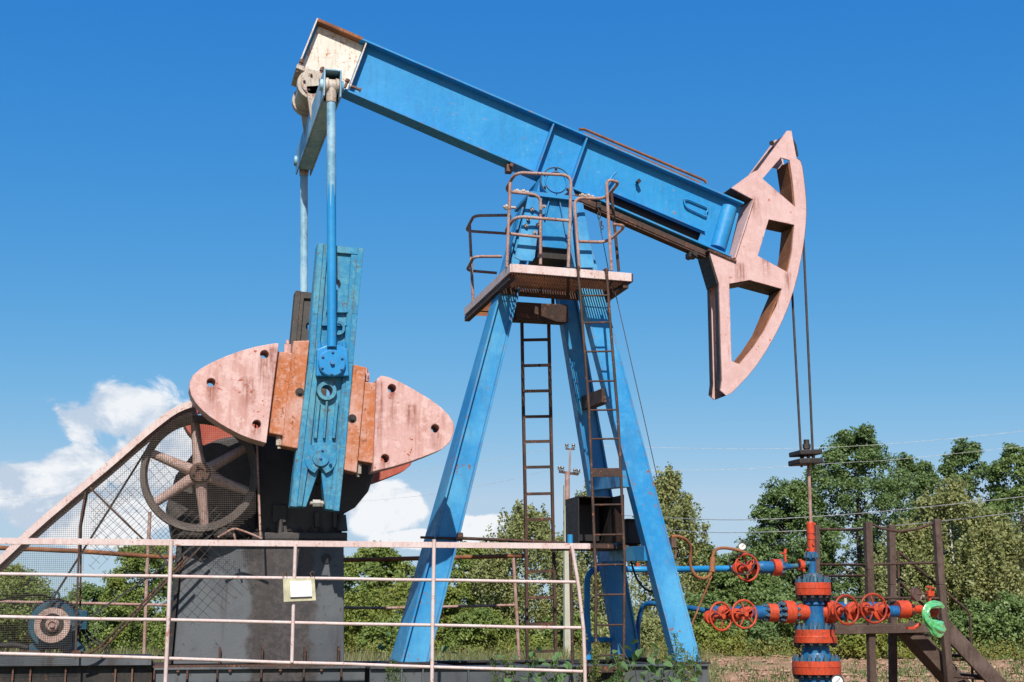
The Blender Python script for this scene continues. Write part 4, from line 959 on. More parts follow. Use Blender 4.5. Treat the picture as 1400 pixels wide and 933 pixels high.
# notice wired to the railing
nb = MB(); nb.prism(PX([(388, 823), (432, 821), (430, 790), (387, 791.5)], RV - 0.04), RV - 0.040, RV - 0.034)
board = tag(obj('notice_board', nb, 'card'), 'small yellowed board with white sheet wired to the front railing', 'notice')
nb = MB(); nb.prism(PX([(397.5, 816.5), (426.5, 815.5), (425.5, 794.2), (396.5, 794.8)], RV - 0.045), RV - 0.046, RV - 0.0405); obj('sheet', nb, 'paper', board)
nb = MB(); nb.prism(PX([(397, 818.2), (426.5, 817.2), (426.5, 815.8), (397, 816.8)], RV - 0.045), RV - 0.048, RV - 0.0405); obj('sheet_clip', nb, 'gauge_case', board)
for x, y in ((389, 790), (427, 789)):
    nb = MB(); p = PV(x, y, RV - 0.04); nb.tube([p, p + Vector((-0.02, 0.02, 0.03)), p + Vector((0.01, 0.05, 0.05)), p + Vector((0.03, 0.07, 0.01)), p + Vector((0.01, -0.02, 0.04))], 0.003, 5, 0.01); obj('tie_wire', nb, 'old_iron', board)
# ------------------------------------------------------------------ rusty railing on the far side
RB = 15.95
rr0 = PV(400, 905, RB)
brail = thing('guard_railing', (rr0.x, RB, 0), 'rusty brown pipe railing with bent rails on the far side of the pumpjack', 'railing', 'railings of the pumpjack')
for pts, r, m_ in (([(-220, 742, RB), (-30, 748, RB), (110, 754, RB), (222, 762, RB), (350, 765, RB), (470, 766, RB), (600, 763, RB), (719, 760, RB)], 0.026, 'orange_rust'),
                   ([(-220, 818, RB), (-30, 822, RB), (110, 825, RB), (222, 827.5, RB), (400, 831, RB), (540, 831.5, RB), (706, 827.5, RB)], 0.016, 'rusty_rail')):
    mb = MB(); mb.tube([PV(*q) for q in pts], r, 7); obj('rail', mb, m_, brail)
for pts in ([(-216, 740, RB), (-218, 830, RB), (-222, 905, RB)], [(205, 700, RB), (201, 780, RB), (199, 840, RB), (196, 915, RB)], [(702, 763, RB), (706, 830, RB), (710, 905, RB)]):
    P = [PV(*q) for q in pts]; e = P[-1].copy(); e.z = -0.05; P.append(e); mb = MB(); mb.tube(P, 0.020, 7); obj('post', mb, 'rusty_rail', brail)
# shift lever rods through the left leg
lev = MB(); lev.tube([PV(575, 735, 13.75), PV(640, 737, 13.78), PV(760, 743, 13.85)], 0.013, 7); lev.tube([PV(628, 736, 13.62), PV(700, 739, 13.7), PV(772, 742.5, 13.85)], 0.016, 7)
lev.cyl(PV(625, 734, 13.6), PV(632, 734.5, 13.6), 0.045, 0.045, 10)
levo = tag(obj('brake_lever', lev, 'brown_steel'), 'thin dark brake rods running from the left leg to the open cabinet', 'brake rod')
# ------------------------------------------------------------------ belt guard with wire mesh
GV = 13.22
g0 = PV(200, 905, GV)
guard = thing('belt_guard', (g0.x, GV, LZ), 'torn wire mesh belt guard with sloping pink frame over the drive wheel', 'belt guard')
topline = [(-40, 802), (0, 766), (49, 719.5), (116, 663), (150, 635), (193, 597), (214, 580), (236, 563), (257, 553.5), (272, 551)]
mb = MB(); P = [PV(x, y, GV) for x, y in smoothpoly(topline, 1)]
mb.band(P, -0.004, 0.004, -0.031, 0.031); obj('frame_strip', mb, 'pale_rail', guard)
mb = MB(); mb.band(P, 0.0045, 0.535, 0.022, 0.030); obj('cover_sheet', mb, 'pink_paint', guard)
mb = MB(); mb.band(P, 0.536, 0.544, -0.040, 0.030); obj('frame_strip', mb, 'pale_rail', guard)
for pts in ([(117.5, 668, GV + 0.02), (109, 720, GV + 0.02), (105, 834, GV + 0.02), (103, 902, GV + 0.02)], [(120, 672, GV + 0.52), (111, 720, GV + 0.52), (109, 900, GV + 0.52)], [(123, 667, GV + 0.02), (176, 719, GV + 0.02), (230, 770, GV + 0.02)],
            [(351, 600, GV + 0.04), (356, 736, GV + 0.04)], [(318, 722, GV + 0.03), (322, 740, GV + 0.03)]):
    mb = MB(); Q = [PV(*q) for q in pts]
    for a, b in zip(Q[:-1], Q[1:]): mb.bar(a, b, 0.014, 0.018)
    obj('frame_bar', mb, 'brown_steel' if pts[0][0] < 300 else 'rusty_rail', guard)
mb = MB(); mb.tube([PV(*q) for q in ((298, 735, GV), (320, 722, GV), (345, 731, GV), (358, 737, GV))], 0.012, 6, 0.05); obj('bent_rod', mb, 'rusty_rail', guard)
mb = MB(); mb.tube([PV(*q) for q in ((256, 761, GV + 0.05), (190, 830, GV + 0.05), (130, 891, GV + 0.05), (110, 897, GV + 0.05))], 0.012, 6, 0.08); mb.tube([PV(*q) for q in ((280, 742, GV + 0.15), (200, 825, GV + 0.15), (136, 893, GV + 0.15))], 0.012, 6); obj('brace', mb, 'brown_steel', guard)
def inpoly(x, y, poly):
    c = False; j = len(poly) - 1
    for i in range(len(poly)):
        if (poly[i][1] > y) != (poly[j][1] > y) and x < (poly[j][0] - poly[i][0]) * (y - poly[i][1]) / (poly[j][1] - poly[i][1]) + poly[i][0]: c = not c
        j = i
    return c
def wires(region, v, pitch, ang, r, mat, name, wob=0.004, drop=0.0, slump=0.0):
    P = PX(region, v); xs = [p[0] for p in P]; zs = [p[1] for p in P]
    cx_, cz_ = (min(xs) + max(xs)) / 2, (min(zs) + max(zs)) / 2; R = max(max(xs) - min(xs), max(zs) - min(zs)) * 0.75
    m = MB(); rng = random.Random(int(ang * 100) + len(region))
    for A in (ang, ang + pi / 2):
        d = (cos(A), sin(A)); nn = (-sin(A), cos(A)); k = int(R / pitch) + 1
        for i in range(-k, k + 1):
            run = []; step = 0.035; ns = int(R / step)
            if rng.random() < drop: continue
            for j in range(-ns, ns + 2):
                s = j * step; bow = wob * sin(i * 0.31 + s * 5.0 + A) + wob * sin(s * 1.7 + i * 0.11)
                x = cx_ + d[0] * s + nn[0] * (i * pitch + bow); z = cz_ + d[1] * s + nn[1] * (i * pitch + bow)
                if inpoly(x, z, P): run.append(Vector((x, v + slump * sin(x * 2.3 + z * 1.3), z)))
                else:
                    if len(run) > 2: m.tube(run[::2] + ([run[-1]] if len(run) % 2 == 0 else []), r, 3, 0, False)
                    run = []
            if len(run) > 2: m.tube(run, r, 3, 0, False)
    o = obj(name, m, mat, guard); o['kind'] = 'stuff'; return o
wires([(-40, 806), (0, 770), (49, 724), (116, 668), (150, 640), (193, 602), (214, 585), (236, 568), (262, 558), (330, 590), (350, 603), (354, 700), (310, 735), (240, 700), (190, 680), (150, 700), (118, 760), (103, 830), (103, 896), (-40, 896)], GV + 0.03, 0.0185, 0.02, 0.0012, 'mesh_wire', 'square_mesh', 0.003)
wires([(128, 690), (185, 660), (235, 700), (300, 690), (345, 735), (300, 770), (250, 800), (230, 770), (160, 760), (118, 790)], GV - 0.01, 0.068, pi / 4 + 0.06, 0.0019, 'diamond_wire', 'diamond_mesh', 0.008, 0.03, 0.01)
wires([(150, 640), (200, 600), (236, 640), (260, 720), (352, 660), (350, 735), (240, 760), (180, 760), (130, 760), (118, 690)], GV + 0.53, 0.068, pi / 4 - 0.04, 0.0019, 'diamond_wire', 'diamond_mesh', 0.010, 0.03, 0.01)
# ------------------------------------------------------------------ drive belt round motor pulley and wheel
mc = PV(72, 855, 13.46); mr = 24 * MPP(72, 855, 13.46)
def belt_loop(c0, r0, c1, r1, y, w, t):
    dx, dz = c1.x - c0.x, c1.z - c0.z; L = sqrt(dx * dx + dz * dz); a = atan2(dz, dx); b = math.acos((r0 - r1) / L)
    pts = [(c0.x + r0 * cos(q), c0.z + r0 * sin(q)) for q in [a + b + (2 * pi - 2 * b) * i / 14 for i in range(15)]]
    pts += [(c1.x + r1 * cos(q), c1.z + r1 * sin(q)) for q in [a - b + (2 * b) * i / 26 for i in range(27)]]
    m = MB(); n = len(pts)
    cxm, czm = 0, 0
    for i in range(n):
        p, q = pts[i], pts[(i + 1) % n]
        m.bar(Vector((p[0], y, p[1])), Vector((q[0], y, q[1])), w, t)
    return m
bl = thing('drive_belt', (mc.x, 13.46, mc.z - 0.3), 'dark rubber drive belts running from motor pulley up to the spoked wheel', 'belt')
for y in (13.42, 13.50):
    obj('belt', belt_loop(mc, mr * 0.80, wc, wr * 0.985, y, 0.022, 0.014), 'rubber', bl)
# ------------------------------------------------------------------ electric motor
mot = thing('electric_motor', (mc.x, 13.75, LZ), 'round teal electric motor with pink pulley behind the wire mesh', 'motor')
R0 = 35 * MPP(72, 855, 13.6)
mcz = Vector((mc.x, 0, mc.z))
mb = MB(); mb.lathe(mcz + YV * 13.54, YV, [(0, 0), (0, R0 * 0.90), (0.03, R0 * 0.96), (0.06, R0 * 0.88), (0.50, R0 * 0.88), (0.53, R0 * 0.95), (0.62, R0 * 0.8), (0.62, 0)], 36); body = obj('motor_body', mb, 'blue_motor', mot)
for i in range(26):
    a = -0.55 + i * (pi + 1.1) / 25; e = Vector((cos(a), 0, sin(a))); m = MB()
    m.bar(mcz + e * R0 * 0.97 + YV * 13.60, mcz + e * R0 * 0.97 + YV * 14.04, 0.014, R0 * 0.17, e.cross(YV)); obj('cooling_fin', m, 'black_steel', body)
mb = MB(); mb.lathe(mcz + YV * 13.38, YV, [(0.03, 0), (0.03, mr * 0.62), (0, mr * 0.66), (0, mr), (0.03, mr * 1.0), (0.05, mr * 0.8), (0.09, mr * 0.8), (0.11, mr), (0.14, mr), (0.14, 0)], 32); pul = obj('pulley', mb, 'spoke_paint', mot)
mb = MB(); mb.lathe(mcz + YV * 13.395, YV, [(0, mr * 0.64), (0.0, mr * 0.4)], 28); obj('pulley_recess', mb, 'black_steel', pul)
mb = MB(); mb.lathe(mcz + YV * 13.37, YV, [(0, 0), (0, mr * 0.2), (-0.015, mr * 0.22), (-0.015, mr * 0.3), (0.03, mr * 0.42)], 20); mb.cyl(mcz + YV * 13.33, mcz + YV * 13.6, mr * 0.14, mr * 0.14, 12); obj('pulley_hub', mb, 'spoke_paint', pul)
for s in (-1, 1):
    for y in (13.66, 13.98):
        mb = MB(); x = mc.x + s * R0 * 0.78; zb = LZ - 0.01
        mb.prism([(x - 0.10, zb + 0.04), (x + 0.10, zb + 0.04), (x + 0.10, zb + 0.065), (x - s * 0.02, mc.z - R0 * 0.25), (x - s * 0.10, mc.z - R0 * 0.35)][::1], y - 0.05, y + 0.05); obj('foot', mb, 'blue_motor', mot, 0.006)
mb = MB(); c = PV(113, 848, 13.7); mb.box(c, (0.085, 0.14, 0.17)); mb.box(c - YV * 0.08, (0.10, 0.02, 0.185)); mb.cyl(c - XV * 0.16, c, 0.05, 0.05, 8); obj('terminal_box', mb, 'blue_motor', mot, 0.01)
mb = MB(); c = PV(76, 816, 13.75); mb.torus(c + ZV * 0.01, XV * 0.4 - YV, 0.035, 0.010, 16, 6); obj('lifting_eye', mb, 'blue_motor', mot)
mb = MB()
for pth in ([(114, 862, 13.7), (120, 874, 13.62), (135, 882, 13.6), (148, 884, 13.6), (150, 893, 13.6), (140, 898, 13.6), (120, 898, 13.62)], [(118, 862, 13.7), (126, 872, 13.62), (142, 880, 13.62), (146, 895, 13.62), (125, 900, 13.62)], [(112, 862, 13.7), (122, 880, 13.6), (124, 886, 13.6), (120, 884, 13.6)]):
    mb.tube([PV(*q) for q in pth], 0.010, 6, 0.08)
obj('cable', mb, 'rubber', mot)
mb = MB(); mb.tube([PV(*q) for q in ((-30, 826, 13.8), (5, 820, 13.8), (30, 815, 13.8), (55, 813, 13.8), (70, 818, 13.8), (92, 830, 13.75))], 0.011, 6, 0.15); obj('cable', mb, 'old_iron', mot)
mb = MB(); mb.tube([PV(*q) for q in ((-30, 885, 13.6), (0, 883, 13.6), (20, 881.5, 13.6), (38, 886, 13.6))], 0.026, 7, 0.1); obj('cable', mb, 'rubber', mot)
for s in (-1, 1):
    mb = MB(); x = mc.x + s * R0 * 0.78; mb.box((x, 13.84, LZ + 0.02), (0.16, 0.60, 0.05)); obj('slide_rail', mb, 'old_iron', mot, 0.004)
# ------------------------------------------------------------------ open cabinet on the tower
CVv = 13.95
cx0, cx1 = PV(792, 705, CVv), PV(838, 705, CVv)
z1, z0 = PV(792, 680, CVv).z, PV(792, 743, CVv).z
cab = thing('control_cabinet', ((cx0.x + cx1.x) / 2, CVv + 0.2, z0), 'dark steel cabinet with its door open beside the right tower legs', 'cabinet')
w = cx1.x - cx0.x; dpt = 0.46; xm = (cx0.x + cx1.x) / 2; zm = (z0 + z1) / 2; hC = z1 - z0
mb = MB(); t_ = 0.012
mb.box((cx0.x - t_ / 2, CVv + dpt / 2, zm), (t_, dpt, hC)); mb.box((cx1.x + t_ / 2, CVv + dpt / 2, zm), (t_, dpt, hC)); mb.box((xm, CVv + dpt / 2, z1 + t_ / 2), (w + 2 * t_, dpt + 0.02, t_)); mb.box((xm, CVv + dpt / 2, z0 - t_ / 2), (w + 2 * t_, dpt + 0.02, t_)); mb.box((xm, CVv + dpt - t_ / 2, zm), (w, t_, hC))
obj('case', mb, 'black_steel', cab, 0.002)
mb = MB(); mb.box((xm, CVv + dpt - 0.06, zm), (w * 0.8, 0.08, hC * 0.8)); obj('panel', mb, 'black_box', cab)
mb = MB(); a, b = PV(839, 706, CVv), PV(853, 710, CVv - 0.30); R = Matrix.Rotation(atan2(b.y - a.y, b.x - a.x), 3, 'Z'); mb.box(((a.x + b.x) / 2, (a.y + b.y) / 2, zm + 0.01), ((Vector((b.x - a.x, b.y - a.y, 0))).length, 0.014, hC), R); obj('door', mb, 'brown_steel', cab, 0.002)
mb = MB(); sh0, sh1 = PV(772, 744, CVv), PV(885, 746, CVv); mb.box(((sh0.x + sh1.x) / 2, CVv + 0.22, z0 - 0.035), (sh1.x - sh0.x, 0.56, 0.04)); obj('shelf', mb, 'brown_steel', cab, 0.003)
mb = MB(); c0, c1 = PV(858, 712, 13.98), PV(884, 744, 13.98); mb.box(((c0.x + c1.x) / 2, 14.14, (c0.z + c1.z) / 2 + 0.0), (c1.x - c0.x, 0.3, c0.z - c1.z)); mb.box(((c0.x + c1.x) / 2, 14.13, c0.z + 0.01), (c1.x - c0.x + 0.04, 0.34, 0.02))
obj('junction_box', mb, 'black_steel', cab, 0.006)
mb = MB(); mb.tube([PV(*q) for q in ((861, 748, 14.2), (864, 775, 14.2), (872, 795, 14.15), (884, 808, 14.1), (898, 810, 14.0))], 0.012, 6, 0.12); obj('cable', mb, 'rubber', cab)
# thin brake cable down from the beam
mb = MB(); mb.tube([PV(*q) for q in ((818.5, 299, 13.9), (832, 370, 13.6), (843, 408, 13.4), (880, 570, 13.3), (899, 655, 13.28))], 0.0045, 5)
bcab = tag(obj('brake_cable', mb, 'rope_steel'), 'thin steel cable with chain hanging from beam past the right leg', 'cable')
for i, (x, y, L) in enumerate(((818.5, 286, 6), (819, 294, 6), (822, 305, 3), (823, 311, 3))):
    m = MB(); c = PV(x, y, 13.9); k = MPP(x, y, 13.9); m.tube([c + Vector((0.016 * cos(q) * (1 if i % 2 else .6), 0.016 * cos(q) * (.2 if i % 2 else .8), L * k * sin(q))) for q in [2 * pi * j / 10 for j in range(11)]], 0.006, 5, 0, False); obj('chain_link', m, 'rope_steel', bcab)
mb = MB(); c = PV(818, 281, 13.9); mb.box(c, (0.05, 0.05, 0.06)); obj('shackle', mb, 'black_steel', bcab)
# ------------------------------------------------------------------ rope bridle and carrier bar over the well
br_c = PV(1104, 626, 14.0)
brd = thing('rope_hanger', (br_c.x, 14.0, PV(1107, 715, 14).z), 'two dark hanger ropes with black carrier bar and thin polished rod', 'rope hanger')
for x0, y0, x1, y1, v in ((1097.2, 300, 1112, 638, 13.90), (1082, 382, 1096, 639, 14.12)):
    m = MB(); m.tube([PV(x0, y0, v), PV((x0 + x1) / 2, (y0 + y1) / 2, v), PV(x1, y1, v)], 0.014, 7); obj('rope', m, 'rope_steel', brd)
for y, h, w_ in ((620, 0.055, 30), (632, 0.06, 32)):
    m = MB(); p, q = PV(1104 - w_ / 2, y - 0.2, 13.95), PV(1104 + w_ / 2, y - 1.0, 13.95); m.bar(p + YV * 0.05, q + YV * 0.05, 0.30, h); obj('carrier_bar', m, 'black_steel', brd, 0.012, 2)
m = MB(); c = PV(1103, 616, 14.0); m.cyl(c, c + ZV * 0.12, 0.035, 0.032, 10); m.cyl(c + ZV * 0.02, c + ZV * 0.07, 0.045, 0.045, 6, True, False); obj('rod_clamp', m, 'black_steel', brd)
m = MB(); m.cyl(PV(1105, 622, 14.0), PV(1108.8, 722, 14.0), 0.019, 0.019, 10); obj('polished_rod', m, 'rusty_rail', brd)
for x in (1097, 1112):
    m = MB(); c = PV(x, 626.5, 14.0); m.cyl(c - ZV * 0.03, c + ZV * 0.03, 0.02, 0.02, 8); obj('spacer', m, 'black_steel', brd)
# ------------------------------------------------------------------ wellhead
WV = 14.0
wx = PV(1114, 860, WV).x
kk = MPP(1113, 850, WV); kh = MPH(1113, 850, WV)
def zY(y): return PV(1113, y, WV).z
well = thing('wellhead', (wx, WV, 0), 'blue wellhead tree with orange flanges, valves and handwheels below the horsehead', 'wellhead')
ax = Vector((wx, WV, 0))
def stack(prof, mat, name, parent, n=32, bev=0.0):
    m = MB(); m.lathe(ax, ZV, [(zY(y), r * kk) for y, r in prof], n); return obj(name, m, mat, parent, bev)
def boltring(parent, zc, rad, n, me, d, sc=1.0, y0=0.0):
    for i in range(n):
        a = y0 + 2 * pi * i / n; inst('bolt', me, parent, ax + Vector((cos(a) * rad, sin(a) * rad, zc)), aim(d), sc)
bt = unit_bolt('bolt', 'teal_bolt', 0.030, 0.040); bd = unit_bolt('bolt', 'black_steel', 0.026, 0.030)
# from the ground up
m = MB(); m.lathe(ax, ZV, [(-0.1, 0.20), (zY(924), 0.20)], 28); cas = obj('casing', m, 'blue_valve', well)
f1 = stack([(922, 0), (922, 33), (913, 33.5), (912.5, 32.6), (912, 33.5), (904, 33), (904, 0)], 'valve_red', 'flange', well)
boltring(f1, zY(904), 29 * kk, 16, bt, ZV); boltring(f1, zY(922), 29 * kk, 16, bd, -ZV)
stack([(904, 24), (900, 22), (893, 19.5), (884, 18.5), (879, 18.5)], 'blue_valve', 'neck', well)
f2 = stack([(879, 0), (879, 29.5), (870.5, 30), (870.5, 28), (869.5, 27.5), (861, 27.5), (861, 0)], 'valve_red', 'flange', well)
boltring(f2, zY(861), 24 * kk, 14, bt, ZV); boltring(f2, zY(879), 26 * kk, 14, bd, -ZV)
cross_b = stack([(861, 15), (855, 14), (825, 14), (818, 16), (814, 17)], 'blue_valve', 'cross_body', well)
m = MB(); m.torus(ax + ZV * zY(826), ZV, 13.5 * kk, 2.5 * kk); obj('collar', m, 'blue_valve', cross_b)
f3 = stack([(814, 0), (814, 24.5), (806, 25), (805.5, 24.3), (805, 25), (797, 24.5), (797, 0)], 'valve_red', 'flange', well)
boltring(f3, zY(797), 20.5 * kk, 12, bt, ZV); boltring(f3, zY(814), 20.5 * kk, 12, bd, -ZV, 1.15)
bon = stack([(797, 16), (795, 14), (790, 12), (786, 10), (784, 7)], 'teal_bolt', 'bonnet', well)
boltring(bon, zY(793), 12 * kk, 9, bt, ZV, 0.9)
stack([(786, 5.5), (765, 5.3), (765, 8), (760, 8.5), (755, 8), (755, 5)], 'blue_valve', 'spool', well)
boltring(bon, zY(763), 8.0 * kk, 7, bt, ZV, 0.8)
sb = stack([(755, 5.5), (738, 5.3), (738, 6), (733, 6), (733, 5), (730, 5), (730, 5.6), (716, 5.4), (714, 4.6), (714, 0)], 'valve_red', 'stuffing_box', well)
for y, d in ((717, XV), (745, -YV), (752, -XV)):
    c = ax + ZV * zY(y); m = MB(); m.cyl(c, c + d * 7.5 * kk, 1.9 * kk, 1.9 * kk, 8); obj('grease_plug', m, 'valve_red', sb)
# horizontal branches; u measured in pixels from the well axis
def hstack(y, v0, prof, mat, name, parent, n=26, dirx=1, dv=0.0):
    p = Vector((wx, v0, zY(y))); m = MB(); m.lathe(p, Vector((dirx, dv, 0)), [(t * kh, r * kk) for t, r in prof], n); return obj(name, m, mat, parent)
def hbolts(parent, y, v0, t, rad, n, me, d, dirx=1, dv=0.0, sc=0.75):
    D = Vector((dirx, dv, 0)).normalized(); x_, y_, _ = frame_of(D); c = Vector((wx, v0, zY(y))) + D * t * kh
    for i in range(n):
        a = 2 * pi * (i + 0.5) / n; inst('bolt', me, parent, c + (x_ * cos(a) + y_ * sin(a)) * rad * kk, aim(D * d), sc)
def handwheel(c, R, tilt, mat, parent, n_sp=5, stem=0.16):
    ax_ = Vector((sin(tilt), -cos(tilt), 0.05)).normalized(); x_, y_, _ = frame_of(ax_)
    m = MB(); m.torus(c, ax_, R, R * 0.085, 32, 8); hw_ = obj('handwheel', m, mat, parent)
    for i in range(n_sp):
        a = 0.5 + 2 * pi * i / n_sp; m = MB(); m.tube([c + ax_ * 0.02, c + ax_ * 0.015 + (x_ * cos(a) + y_ * sin(a)) * R * 0.5, c + (x_ * cos(a) + y_ * sin(a)) * R * 0.98], R * 0.055, 6); obj('spoke', m, mat, hw_)
    m = MB(); m.cyl(c + ax_ * 0.035, c - ax_ * stem, R * 0.15, R * 0.13, 12); m.cyl(c + ax_ * 0.05, c - ax_ * 0.02, R * 0.2, R * 0.2, 6, True, False)
    m.lathe(c - ax_ * stem, -ax_, [(-0.07, R * 0.16), (-0.05, R * 0.30), (0, R * 0.34), (0.0, R * 0.5), (0.04, R * 0.5)], 16); obj('stem', m, 'valve_red', hw_)
    return hw_
# right branch
YR = 837
b1 = hstack(YR, WV, [(8, 11), (13, 12), (13.5, 16), (25, 16), (25, 12)], 'valve_red', 'flange', well); hbolts(b1, YR, WV, 25, 13, 10, bt, 1)
gv = hstack(YR - 1, WV, [(24, 9), (32, 9), (36, 13), (56, 13), (60, 9), (70, 9), (74, 13), (96, 13), (100, 10), (106, 8), (118, 8)], 'blue_valve', 'gate_valve', well)
m = MB()
for t in (46, 84):
    m = MB(); c = Vector((wx + t * kh, WV - 0.02, zY(YR - 1))); m.lathe(c, -YV, [(0, 11 * kk), (0.10, 11 * kk), (0.10, 13 * kk), (0.14, 13 * kk), (0.15, 8 * kk), (0.24, 6 * kk)], 20); obj('valve_bonnet', m, 'valve_red', gv)
ws = 19.5 * kk
handwheel(PV(1157.5, 834, WV - 0.42), ws, 0.16, 'wheel_red', gv, 3); handwheel(PV(1194.5, 832, WV - 0.42), ws, 0.0, 'wheel_red', gv, 5)
tg = MB(); tg.box(PV(1156, 822, WV - 0.44), (0.028, 0.004, 0.06)); obj('tag_plate', tg, 'card', gv)
b2 = hstack(YR - 4, WV, [(116, 0), (116, 11), (118, 12.5), (131, 12.5), (133, 9), (137, 8.5), (139, 6.5), (150, 6), (152, 4.5), (158, 4.5)], 'valve_red', 'reducer', well); hbolts(b2, YR - 4, WV, 133, 9, 6, bd, 1)
hstack(YR - 2, WV, [(156, 4), (158, 7), (164, 9), (170, 8.5), (173, 6), (173, 0)], 'wheel_red', 'end_cap', well)
m = MB(); c = PV(1271, 830, WV - 0.02); m.cyl(c, PV(1271.5, 815, WV - 0.02), 2.0 * kk, 2 * kk, 8); m.box(PV(1271.5, 812, WV - 0.02), (10 * kk, 8 * kk, 8 * kk)); m.cyl(PV(1271.5, 809, WV - 0.02), PV(1272, 801, WV - 0.02), 1.6 * kk, 1.6 * kk, 8); m.bar(PV(1266, 802.5, WV - 0.02), PV(1278, 804.5, WV - 0.02), 0.02, 0.02); obj('needle_valve', m, 'valve_red', well, 0.004)
m = MB(); gd = Vector((0.35, -1, 0.0)).normalized(); c = PV(1253.5, 812.5, WV - 0.06); m.lathe(c, gd, [(-0.03, 0), (-0.03, 9.8 * kk), (0.0, 10.2 * kk), (0.012, 9.6 * kk), (0.004, 8.8 * kk), (0.004, 0)], 26); m.cyl(c, PV(1268, 812, WV - 0.02), 1.2 * kk, 1.2 * kk, 7); obj('pressure_gauge', m, 'gauge_brown', well)
m = MB(); m.box(PV(1245, 859, WV), (0.09, 0.05, 0.03)); m.cyl(PV(1248, 860, WV), PV(1258, 853, WV), 0.02, 0.02, 7); obj('drain_cock', m, 'valve_red', well)
# left lower branch
b3 = hstack(YR, WV, [(10, 11), (26, 11.5), (29, 15.5), (42, 15.5), (42, 10)], 'valve_red', 'flange', well, dirx=-1); hbolts(b3, YR, WV, 42, 12, 9, bt, 1, -1); hbolts(b3, YR, WV, 29, 12, 9, bt, -1, -1)
b4 = hstack(YR + 1, WV, [(52, 9), (52, 12.5), (64, 12.5), (64, 9)], 'valve_red', 'flange', well, dirx=-1); hbolts(b4, YR + 1, WV, 52, 10, 8, bt, -1, -1, sc=0.7); hbolts(b4, YR + 1, WV, 64, 10, 8, bt, 1, -1, sc=0.7)
hstack(YR + 1, WV, [(10, 8), (52, 8)], 'blue_valve', 'pipe_neck', well, dirx=-1)
gv2 = hstack(YR + 1, WV, [(63, 8), (66, 9), (80, 9.5), (84, 6), (90, 9), (104, 9), (108, 5), (116, 9), (134, 9), (138, 4)], 'blue_valve', 'gate_valve', well, dirx=-1)
m = MB()
for t, r_ in ((97, 8), (126, 8)):
    m = MB(); c = Vector((wx - t * kh, WV, zY(YR + 1))); m.lathe(c, -YV, [(0, r_ * kk), (0.08, r_ * kk), (0.08, (r_ + 2) * kk), (0.11, (r_ + 2) * kk), (0.12, 5 * kk), (0.2, 4 * kk)], 18); obj('valve_bonnet', m, 'valve_red', gv2)
handwheel(PV(1017.5, 840, WV - 0.36), 18.4 * kk, 0.10, 'valve_red', gv2, 5); handwheel(PV(985.5, 843, WV - 0.36), 18.4 * kk, 0.28, 'valve_red', gv2, 3)
m = MB(); m.tube([PV(980, 838, WV), PV(945, 831.5, WV + 0.25), PV(900, 826, WV + 0.7), PV(880, 824, WV + 0.9), PV(872, 850, WV + 1.0), PV(872, 900, WV + 1.0), Vector((PV(872, 900, WV + 1.0).x, WV + 1.0, -0.05))], 3.6 * kk, 12, 0.12); obj('flow_pipe', m, 'blue_valve', well)
# left upper branch
YU = 774
m = MB(); m.tube([Vector((wx - 3 * kk, WV, zY(770))), PV(1090, 774, WV), PV(1074, 775, WV)], 3.6 * kk, 12); obj('grey_pipe', m, 'teal_bolt', well)
m = MB(); c = PV(1096, 773, WV - 0.05); m.lathe(c + XV * 0.02, -XV, [(0, 4 * kk), (0, 7 * kk), (0.05, 7 * kk), (0.05, 4 * kk)], 10); m.bar(PV(1093, 765, WV - 0.06), PV(1099, 782, WV - 0.06), 0.05, 0.03); obj('union_nut', m, 'valve_red', well, 0.005)
m = MB(); m.lathe(PV(1081, 775, WV), -XV, [(0, 3.5 * kk), (8 * kk, 5 * kk), (14 * kk, 8 * kk), (16 * kk, 10.5 * kk), (18 * kk, 10.5 * kk)], 20); obj('cone', m, 'blue_valve', well)
b5 = MB(); b5.lathe(PV(1065.5, 776, WV), -XV, [(0, 0), (0, 11.5 * kk), (11 * kk, 11.5 * kk), (11 * kk, 0)], 26); b5 = obj('flange', b5, 'valve_red', well)
cb5 = PV(1065.5, 776, WV)
for i in range(8):
    a = 2 * pi * i / 8; inst('bolt', bt, b5, cb5 + Vector((0, cos(a) * 9 * kk, sin(a) * 9 * kk)), aim(XV), 0.7)
m = MB(); m.lathe(PV(1055, 776, WV), -XV, [(0, 8.5 * kk), (16 * kk, 8.5 * kk), (22 * kk, 7 * kk), (40 * kk, 6 * kk), (46 * kk, 4.2 * kk)], 22); gv3 = obj('gate_valve', m, 'blue_valve', well)
m = MB(); c = PV(1024, 776, WV); m.lathe(c, -YV, [(0, 8 * kk), (0.08, 8 * kk), (0.08, 10 * kk), (0.11, 10 * kk), (0.12, 5 * kk), (0.2, 4 * kk)], 18); obj('valve_bonnet', m, 'valve_red', gv3)
handwheel(PV(1021, 776, WV - 0.36), 17.8 * kk, 0.12, 'valve_red', gv3, 3)
m = MB(); m.tube([PV(1012, 777, WV), PV(985, 778, WV + 0.12), PV(880, 779, WV + 0.98), PV(803, 777.5, WV + 1.05), PV(802.5, 845, WV + 1.05), PV(804, 903, WV + 1.05), Vector((PV(804, 903, WV + 1.05).x, WV + 1.05, -0.05))], 4.4 * kk, 14, 0.16); fp = obj('flow_pipe', m, 'blue_paint', well)
